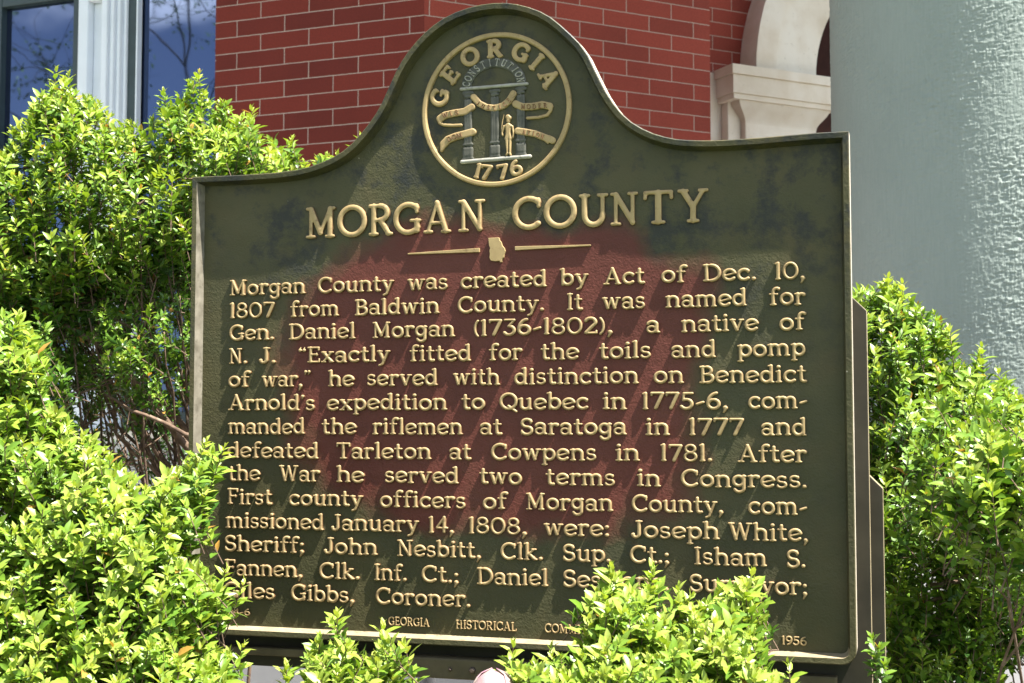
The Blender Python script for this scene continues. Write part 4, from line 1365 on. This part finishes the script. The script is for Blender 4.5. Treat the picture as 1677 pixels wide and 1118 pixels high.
class Shrub:
    def __init__(self, name, label, base, leafm, barkm, seed):
        self.E = empty(name, base)
        tag(self.E, label, "shrub", "boxwood shrubs around the marker")
        self.base = Vector(base)
        self.r = np.random.default_rng(seed)
        self.V, self.A, self.nl = [], [], 0
        self.tips, self.roots = [], []
        self.leafm, self.barkm = leafm, barkm
        self.wood = MB()

    def _put(self, tip, d, scale, young, tpl):
        V, A, h = TEMPL[tpl]
        d = d / np.linalg.norm(d)
        a = np.cross(d, np.array([0.31, 0.9, 0.2])); a /= np.linalg.norm(a)
        b = np.cross(d, a)
        th = self.r.uniform(0, 6.283)
        a2 = a * math.cos(th) + b * math.sin(th)
        b2 = np.cross(d, a2)
        W = V[:, :1] * a2 + V[:, 1:2] * b2 + V[:, 2:3] * d
        self.V.append(W * scale + tip)
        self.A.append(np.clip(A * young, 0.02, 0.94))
        root = tip - d * (h + 0.012) * scale
        self.tips.append(tip); self.roots.append(root)
        self.stem(tip - d * 0.006, root, 0.0007 * scale, 0.0012 * scale)

    def stem(self, p, q, r0, r1):
        self.wood.tube([Vector(q), Vector(p)], [r1, r0], 3, False)

    def fill(self, poly, N, Y, thick, edge_px=60, lean=(0, 0, 0), scale=1.0, young=1.0, spread=0.42, front=0.0, dead=0.0, tpl=None, ylow=None):
        P = np.array(poly, float)
        x0, y0 = P.min(0); x1, y1 = P.max(0)
        got = 0
        while got < N:
            x = self.r.uniform(x0, x1, 400); y = self.r.uniform(y0, y1, 400)
            ok = in_poly(P, x, y)
            x, y = x[ok], y[ok]
            if len(x) == 0: continue
            ed = edge_dist(P, x, y)
            for xi, yi, e in zip(x, y, ed):
                if got >= N: break
                k = math.sqrt(min(1.0, e / edge_px))
                s = self.r.uniform(-1, 1)
                if front: s = s - front * abs(self.r.normal(0, 0.6)); s = max(-1, s)
                yy = Y(xi, yi) if callable(Y) else Y
                dep = yy + s * thick * (0.15 + 0.85 * k)
                tip = np.array(at(xi, yi, dep))
                d = np.array([0, 0, 1.0]) + self.r.normal(0, spread, 3) + np.array(lean) + np.array([0, 0.35 * s, 0])
                yg = young
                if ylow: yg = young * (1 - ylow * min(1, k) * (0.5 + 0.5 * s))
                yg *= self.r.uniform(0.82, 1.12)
                self._put(tip, d, scale * self.r.uniform(0.78, 1.2), yg, self.r.integers(len(TEMPL)) if tpl is None else tpl)
                got += 1

    def sprig(self, px, py, Y, d, scale=1.0, young=1.05, tpl=5):
        self._put(np.array(at(px, py, Y)), np.array(d, float), scale, young, tpl)

    def stems(self, n, r0=0.006, bend=0.12, every=3):
        """main stems from the base to the shoots, then twigs to the nearest stem"""
        roots = np.array(self.roots)
        pick = self.r.choice(len(roots), min(n, len(roots)), replace=False)
        pts = []
        for i in pick:
            q = Vector(roots[i])
            p = self.base + Vector((self.r.normal(0, 0.04), self.r.normal(0, 0.04), 0))
            mid = p.lerp(q, 0.5) + Vector((self.r.normal(0, bend), self.r.normal(0, bend), 0.08 + self.r.normal(0, bend * .4)))
            path, rad = [], []
            for t in np.linspace(0, 1, 9):
                c = p * (1 - t) ** 2 + mid * 2 * t * (1 - t) + q * t * t
                c = c + Vector(self.r.normal(0, 0.006, 3)) * (1 if 0 < t < 1 else 0)
                path.append(c); rad.append(r0 * (1 - t) + 0.0014)
            self.wood.tube(path, rad, 5, False)
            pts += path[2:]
        S = np.array([tuple(p) for p in pts])
        used = {}
        for i in range(0, len(roots), every):
            d2 = ((S - roots[i]) ** 2).sum(1) + np.where(S[:, 2] > roots[i][2], 0.3, 0)
            near = np.argsort(d2)[:5]
            j = int(near[self.r.integers(5)])
            if used.get(j, 0) >= 2 or d2[j] > 0.035: continue
            used[j] = used.get(j, 0) + 1
            a, b = Vector(S[j]), Vector(roots[i])
            m = a.lerp(b, 0.55) + Vector(self.r.normal(0, 0.012, 3))
            self.wood.tube([a, m, b], [0.0026, 0.0018, 0.0012], 4, False)

    def branch(self, pixels, r0, r1):
        pts = [at(*p) for p in pixels]
        n = len(pts)
        path, rad = [], []
        for i in range(n - 1):
            for t in np.linspace(0, 1, 5)[:-1 if i < n - 2 else 5]:
                path.append(pts[i].lerp(pts[i + 1], t) + Vector(self.r.normal(0, 0.003, 3)))
                rad.append(r0 + (r1 - r0) * (i + t) / (n - 1))
        self.wood.tube(path, rad, 7)

    def finish(self, dead=0.004):
        V = np.concatenate(self.V) - np.array(self.base)
        A = np.concatenate(self.A)
        nl = len(V) // 8
        # every leaf its own tone, a few withered
        A = np.clip(A + np.repeat(self.r.normal(0, 0.06, nl), 8), 0.02, 0.94)
        wd = np.repeat(self.r.random(nl) < dead, 8)
        A[wd] = 0.99
        faces = []
        for i in range(nl):
            o = i * 8
            faces += [tuple(o + q for q in f) for f in LF]
        ob = mesh_obj("foliage", V.tolist(), faces, self.leafm, self.E, smooth=True)
        at_ = ob.data.attributes.new("age", 'FLOAT', 'POINT')
        at_.data.foreach_set('value', A.astype(np.float32))
        self.wood.v = [tuple(Vector(v) - self.base) for v in self.wood.v]
        self.wood.build("branches", self.barkm, self.E, smooth=True)
        return nl


def build_shrubs():
    lm = leaf_mat("boxwood_leaf")
    t = NT("boxwood_bark")
    c = t.ramp(t.noise(60, 5), [(0.3, (0.07, 0.042, 0.028)), (0.55, (0.14, 0.09, 0.06)), (0.75, (0.26, 0.19, 0.14))])
    t.set(color=c, rough=0.9)
    t.bump(t.noise(200, 4), 0.5, 0.002)
    bm_ = t.m
    total = 0
    # --- large shrub behind the plate, left
    b = at(380, 1050, 2.95); b.z = 0
    s = Shrub("boxwood_shrub", "tall leggy boxwood behind the left edge of the marker, in front of the windows", b, lm, bm_, 11)
    top = [(-230, 260), (-120, 200), (5, 245), (22, 212), (55, 165), (92, 118), (112, 122), (130, 160), (150, 150), (180, 185), (215, 200), (245, 205), (268, 150), (300, 135), (326, 120), (345, 165), (372, 160), (392, 185), (412, 178), (432, 220), (480, 232), (495, 262), (545, 252), (562, 285), (350, 300), (345, 420), (250, 430), (150, 470), (60, 520), (-230, 520)]
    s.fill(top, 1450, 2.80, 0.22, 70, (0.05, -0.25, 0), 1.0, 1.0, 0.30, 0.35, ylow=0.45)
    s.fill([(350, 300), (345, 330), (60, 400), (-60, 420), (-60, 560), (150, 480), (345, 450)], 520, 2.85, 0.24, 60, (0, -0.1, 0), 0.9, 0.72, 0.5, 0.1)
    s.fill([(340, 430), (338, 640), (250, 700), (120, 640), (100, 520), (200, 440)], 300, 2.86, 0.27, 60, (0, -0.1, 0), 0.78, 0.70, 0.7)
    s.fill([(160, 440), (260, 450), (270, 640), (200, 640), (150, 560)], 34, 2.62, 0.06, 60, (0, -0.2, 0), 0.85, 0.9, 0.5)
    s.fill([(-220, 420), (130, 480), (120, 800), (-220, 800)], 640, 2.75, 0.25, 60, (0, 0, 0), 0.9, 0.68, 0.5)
    s.fill([(345, 420), (345, 800), (40, 800), (40, 440)], 330, 3.2, 0.10, 60, (0, -0.1, 0), 0.8, 0.42, 0.7)  # back layer in darker leaf tone standing in for shade inside
    for px, py in ((592, 222), (603, 229), (583, 236), (552, 250), (535, 254), (562, 254), (520, 258), (478, 226), (92, 112), (326, 118), (112, 120), (268, 148), (20, 210), (412, 176)):
        s.sprig(px, py, 2.82, (self_r(0.2), -0.1, 1), 1.0, 1.05, 5)
    for k in range(26):
        x1, y1 = rng.uniform(60, 330), rng.uniform(400, 560)
        x0, y0 = rng.uniform(290, 380), rng.uniform(790, 860)
        Y = rng.uniform(2.65, 3.0)
        mx, my = (x0 + x1) / 2 + rng.uniform(-30, 20), (y0 + y1) / 2 + rng.uniform(0, 45)
        s.branch([(x0, y0, 2.9), (mx, my, (2.9 + Y) / 2), (x1, y1, Y)], rng.uniform(0.003, 0.006), 0.0014)
    s.branch([(390, 830, 2.85), (270, 690, 2.75), (190, 585, 2.7), (90, 520, 2.7)], 0.010, 0.004)
    s.branch([(380, 800, 2.85), (290, 690, 2.8), (215, 610, 2.75), (150, 540, 2.72)], 0.008, 0.003)
    s.branch([(330, 720, 2.75), (215, 670, 2.68), (160, 640, 2.66)], 0.005, 0.002)
    s.stems(22, 0.005, 0.10, 3)
    total += s.finish(0.014)
    # --- front left
    b = at(120, 1200, 1.95); b.z = 0
    s = Shrub("boxwood_shrub", "bright green boxwood in front of the marker's lower left corner", b, lm, bm_, 12)
    p = [(-230, 560), (-120, 520), (-60, 505), (30, 512), (52, 545), (70, 600), (62, 650), (120, 690), (190, 745), (205, 775), (250, 800), (285, 760), (325, 728), (350, 740), (346, 800), (322, 830), (306, 870), (328, 905), (362, 945), (368, 965), (338, 990), (316, 1015), (340, 1055), (378, 1060), (372, 1095), (370, 1180), (-230, 1250), (-230, 900)]
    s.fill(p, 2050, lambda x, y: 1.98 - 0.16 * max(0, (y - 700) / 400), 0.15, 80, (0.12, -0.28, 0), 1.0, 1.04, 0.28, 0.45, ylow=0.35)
    for px, py in ((400, 950), (368, 730), (338, 720), (400, 1052), (372, 930), (32, 512), (52, 545)):
        s.sprig(px, py, 1.93, (0.35, -0.1, 1), 1.05, 1.08, 3)
    s.stems(26, 0.006, 0.08, 3)
    total += s.finish(0.004)
    # --- small, bottom centre left
    b = at(560, 1300, 1.86); b.z = 0
    s = Shrub("boxwood_shrub", "small boxwood tip rising below the marker's left half", b, lm, bm_, 13)
    s.fill([(505, 1062), (545, 1012), (575, 1035), (600, 1058), (625, 1028), (664, 1058), (650, 1085), (640, 1180), (430, 1180), (450, 1100), (490, 1085)], 84, 1.86, 0.07, 40, (0.0, -0.2, 0), 1.0, 1.06, 0.36, 0.2)
    for px, py in ((553, 1003), (628, 1022), (518, 1052), (662, 1052), (470, 1088)):
        s.sprig(px, py, 1.86, (self_r(0.25), -0.15, 1), 1.05, 1.08, 5)
    s.stems(12, 0.004, 0.04, 2)
    total += s.finish(0.0)
    # --- bottom centre right
    b = at(1080, 1350, 1.80); b.z = 0
    s = Shrub("boxwood_shrub", "boxwood with several pointed tips covering the marker's bottom right text", b, lm, bm_, 14)
    s.fill([(838, 1062), (870, 1090), (905, 1070), (940, 1072), (962, 1005), (984, 948), (1003, 930), (1020, 955), (1050, 958), (1068, 936), (1088, 952), (1070, 990), (1095, 1020), (1130, 1005), (1108, 985), (1122, 962), (1150, 985), (1180, 978), (1210, 950), (1232, 940), (1244, 985), (1228, 1005), (1238, 1050), (1262, 1092), (1320, 1180), (850, 1180)], 600, lambda x, y: 1.84 - 0.10 * max(0, (y - 950) / 170), 0.10, 60, (0.0, -0.25, 0), 1.0, 1.06, 0.27, 0.3, ylow=0.2)
    for px, py in ((1070, 924), (1003, 924), (1232, 933), (1175, 966), (1112, 958), (842, 1050), (903, 1056), (1290, 1082)):
        s.sprig(px, py, 1.83, (self_r(0.2), -0.15, 1), 1.05, 1.08, 7)
    s.stems(20, 0.005, 0.06, 3)
    total += s.finish(0.002)
    # --- right
    b = at(1560, 1200, 2.5); b.z = 0
    s = Shrub("boxwood_shrub", "dense boxwood right of the marker in front of the grey column", b, lm, bm_, 15)
    s.fill([(1385, 480), (1405, 475), (1440, 458), (1470, 462), (1500, 492), (1530, 508), (1552, 540), (1538, 575), (1550, 605), (1580, 592), (1608, 572), (1640, 602), (1662, 640), (1690, 650), (1760, 660), (1860, 740), (1860, 800), (1380, 760)], 780, 2.50, 0.18, 60, (-0.0, -0.25, 0), 0.98, 0.95, 0.30, 0.3, ylow=0.45)
    s.fill([(1385, 740), (1860, 760), (1860, 1030), (1650, 1040), (1640, 1180), (1420, 1180), (1410, 900)], 950, 2.48, 0.26, 60, (0, -0.05, 0), 0.92, 0.86, 0.55, 0.0)
    s.fill([(1470, 640), (1600, 640), (1740, 760), (1740, 1000), (1640, 960), (1490, 860)], 150, 2.12, 0.12, 60, (0, -0.1, 0), 0.95, 0.9, 0.5, 0.0)
    s.fill([(1530, 740), (1600, 700), (1740, 690), (1740, 930), (1650, 900), (1560, 840)], 110, 1.78, 0.09, 40, (-0.1, -0.2, 0), 1.05, 1.0, 0.42)
    s.fill([(1445, 840), (1740, 820), (1740, 1030), (1645, 1040), (1640, 1180), (1450, 1180)], 360, 2.30, 0.10, 50, (0, -0.15, 0), 0.92, 0.84, 0.5, 0.0)
    for px, py in ((1428, 1042), (1440, 1058), (1432, 1075), (1450, 1085)):
        s.sprig(px, py, 1.95, (self_r(0.3), -0.4, 0.8), 0.9, 0.75, 0)
    for px, py in ((1455, 452), (1608, 566), (1555, 536), (1478, 462)):
        s.sprig(px, py, 2.45, (self_r(0.25), -0.1, 1), 1.05, 1.02, 4)
    s.branch([(1460, 860, 2.5), (1500, 810, 2.45), (1560, 770, 2.45)], 0.004, 0.002)
    s.branch([(1530, 960, 2.3), (1580, 945, 2.28), (1620, 925, 2.28)], 0.006, 0.003)
    s.branch([(1470, 1000, 2.3), (1510, 985, 2.3), (1560, 975, 2.3)], 0.005, 0.003)
    s.branch([(1470, 1180, 2.65), (1455, 900, 2.6), (1452, 720, 2.6)], 0.006, 0.003)
    s.stems(9, 0.004, 0.10, 4)
    total += s.finish(0.006)
    print("leaves", total)


def self_r(a):
    return float(rng.uniform(-a, a))


# ------------------------------------------------------------------ bud, ground
def build_bud():
    base = at(808, 1180, 1.72)
    topz = at(808, 1094, 1.72).z
    E = empty("flower_bud", (base.x, base.y, topz - 0.07))
    tag(E, "pale pink closed flower bud below the marker's bottom edge", "flower")
    t = NT("pink_petal")
    x, y, z = t.xyz()
    c = t.ramp(t.math('MULTIPLY', z, 14.0), [(0.25, (0.34, 0.33, 0.25)), (0.72, (0.36, 0.27, 0.26)), (0.95, (0.30, 0.13, 0.20))])
    veins = t.noise(70, 4, vec=t.comb(t.math('MULTIPLY', t.math('ARCTAN2', y, x), 0.06), t.math('MULTIPLY', z, 0.3)))
    c = t.mix(t.ramp(veins, [(0.45, 0.35), (0.6, 0.0)]), c, (0.28, 0.14, 0.17))
    c = t.mix(t.ramp(t.noise(85, 5, 0.7), [(0.42, 0.0), (0.62, 0.7)]), c, (0.30, 0.26, 0.19))
    t.set(color=c, rough=0.6)
    t.bump(t.noise(120, 4), 0.5, 0.002)
    pet = t.m
    for k in range(6):
        a0 = k * math.pi / 3 + 0.2
        rk = 0.030 if k % 2 == 0 else 0.0285
        V, Fc = [], []
        nu, nv = 9, 12
        for j in range(nv + 1):
            tt = j / nv
            r = rk * (math.sqrt(max(0.0, 1 - ((tt - 0.42) / 0.585) ** 2)) if tt > 0.42 else 0.55 + 0.45 * math.sin(math.pi / 2 * tt / 0.42))
            zz = 0.0 + 0.070 * tt - (0.003 if k % 2 else 0)
            hw = 0.86 * (1 - tt ** 9) + 0.25
            for i in range(nu):
                a = a0 + (i / (nu - 1) - 0.5) * 2 * hw
                rr = r * (1 + 0.05 * math.cos((i / (nu - 1) - 0.5) * math.pi))
                V.append((rr * math.cos(a), rr * math.sin(a), zz))
        for j in range(nv):
            for i in range(nu - 1):
                q = j * nu + i
                Fc.append((q, q + 1, q + nu + 1, q + nu))
        o = mesh_obj("petal", V, Fc, pet, E, True)
        so = o.modifiers.new("solid", 'SOLIDIFY')
        so.thickness = 0.0012
    g = plain_mat("green_stem", (0.07, 0.15, 0.03), 0.5)
    m = MB()
    m.tube([(0.01, 0, -(topz - 0.07)), (0.02, 0.01, -0.5), (0, 0, 0.003)], [0.005, 0.004, 0.006], 8)
    m.build("stem", g, E, True)


def build_tree():
    base = Vector((-19.5, -7.5, 0))
    E = empty("young_tree", base)
    tag(E, "slim tree with sparse new leaves behind the camera, mirrored in the windows", "tree")
    r = np.random.default_rng(21)
    wood = MB()
    V, Fc = [], []
    def grow(p, d, L, rad, lev):
        pts, rr = [p], [rad]
        for i in range(6):
            d = (d + Vector(r.normal(0, 0.10 + 0.04 * lev, 3)) + Vector((0, 0, 0.05))).normalized()
            p = p + d * L / 6
            pts.append(p); rr.append(rad * (1 - 0.11 * (i + 1)))
            if lev < 3 and i >= (2 if lev == 0 else 1):
                for _ in range(2 if lev < 2 else 1):
                    a = Vector(r.normal(0, 1, 3)); a = (a - d * a.dot(d)).normalized()
                    grow(p, (d * 0.6 + a * 0.8).normalized(), L * r.uniform(0.42, 0.62), rad * 0.5, lev + 1)
            if lev >= 2 and r.random() < 0.5:
                for _ in range(5):
                    c = p + Vector(r.normal(0, 0.09, 3))
                    a = Vector(r.normal(0, 1, 3)).normalized() * 0.05
                    b = a.cross(Vector(r.normal(0, 1, 3))).normalized() * 0.03
                    n = len(V)
                    V.extend([tuple(c - a), tuple(c + b), tuple(c + a), tuple(c - b)])
                    Fc.append((n, n + 1, n + 2, n + 3))
        wood.tube(pts, rr, 6, False)
    grow(Vector((0, 0, 0)), Vector((0, 0, 1)), 10.5, 0.055, 0)
    bark = plain_mat("grey_bark", (0.12, 0.095, 0.075), 0.9, 0.3, 20, 0.5, 0.01)
    wood.build("trunk", bark, E, smooth=True)
    mesh_obj("crown", V, Fc, plain_mat("new_leaf", (0.16, 0.24, 0.05), 0.5, 0.3, 3), E)


def build_ground():
    t = NT("mulch_soil")
    a = t.noise(14, 8, 0.7)
    c = t.ramp(a, [(0.3, (0.06, 0.04, 0.028)), (0.6, (0.14, 0.10, 0.07)), (0.8, (0.24, 0.18, 0.13))])
    t.set(color=c, rough=0.95)
    t.bump(t.noise(40, 6), 0.9, 0.03)
    m = MB()
    m.add([(-300, -300, 0), (300, -300, 0), (300, 300, 0), (-300, 300, 0)], [(0, 1, 2, 3)])
    o = m.build("ground", t.m)
    tag(o, kind="structure")
    conc = plain_mat("sidewalk_concrete", (0.44, 0.42, 0.38), 0.85, 0.12, 3, 0.3)
    m = MB()
    m.box(-40, 40, -9.0, -5.5, -0.1, 0.03)
    m.box(-40, 40, 3.25, 4.9, -0.1, 0.03)
    o = m.build("pavement", conc)
    tag(o, kind="structure")
    gr = NT("lawn_grass")  # unseen grass, added to cut light bouncing up at the marker
    c = gr.ramp(gr.noise(30, 6), [(0.3, (0.03, 0.07, 0.015)), (0.7, (0.08, 0.15, 0.03))])
    gr.set(color=c, rough=0.9)
    gr.bump(gr.noise(200, 3), 0.8, 0.03)
    m = MB()
    m.add([(-150, -150, 0.004), (150, -150, 0.004), (150, 1.2, 0.004), (-150, 1.2, 0.004)], [(0, 1, 2, 3)])
    o = m.build("unseen_lawn", gr.m)
    tag(o, kind="structure")


# stain centre and half sizes on the plate
_sa, _sb = sp(450, 640), sp(1200, 640)
_sc, _sd = sp(830, 368), sp(830, 878)
STAIN = ((_sa[0] + _sb[0]) / 2, (_sc[1] + _sd[1]) / 2, (_sb[0] - _sa[0]) / 2, (_sc[1] - _sd[1]) / 2)

build_ground()
build_building()
build_marker()
build_shrubs()
build_bud()
build_tree()
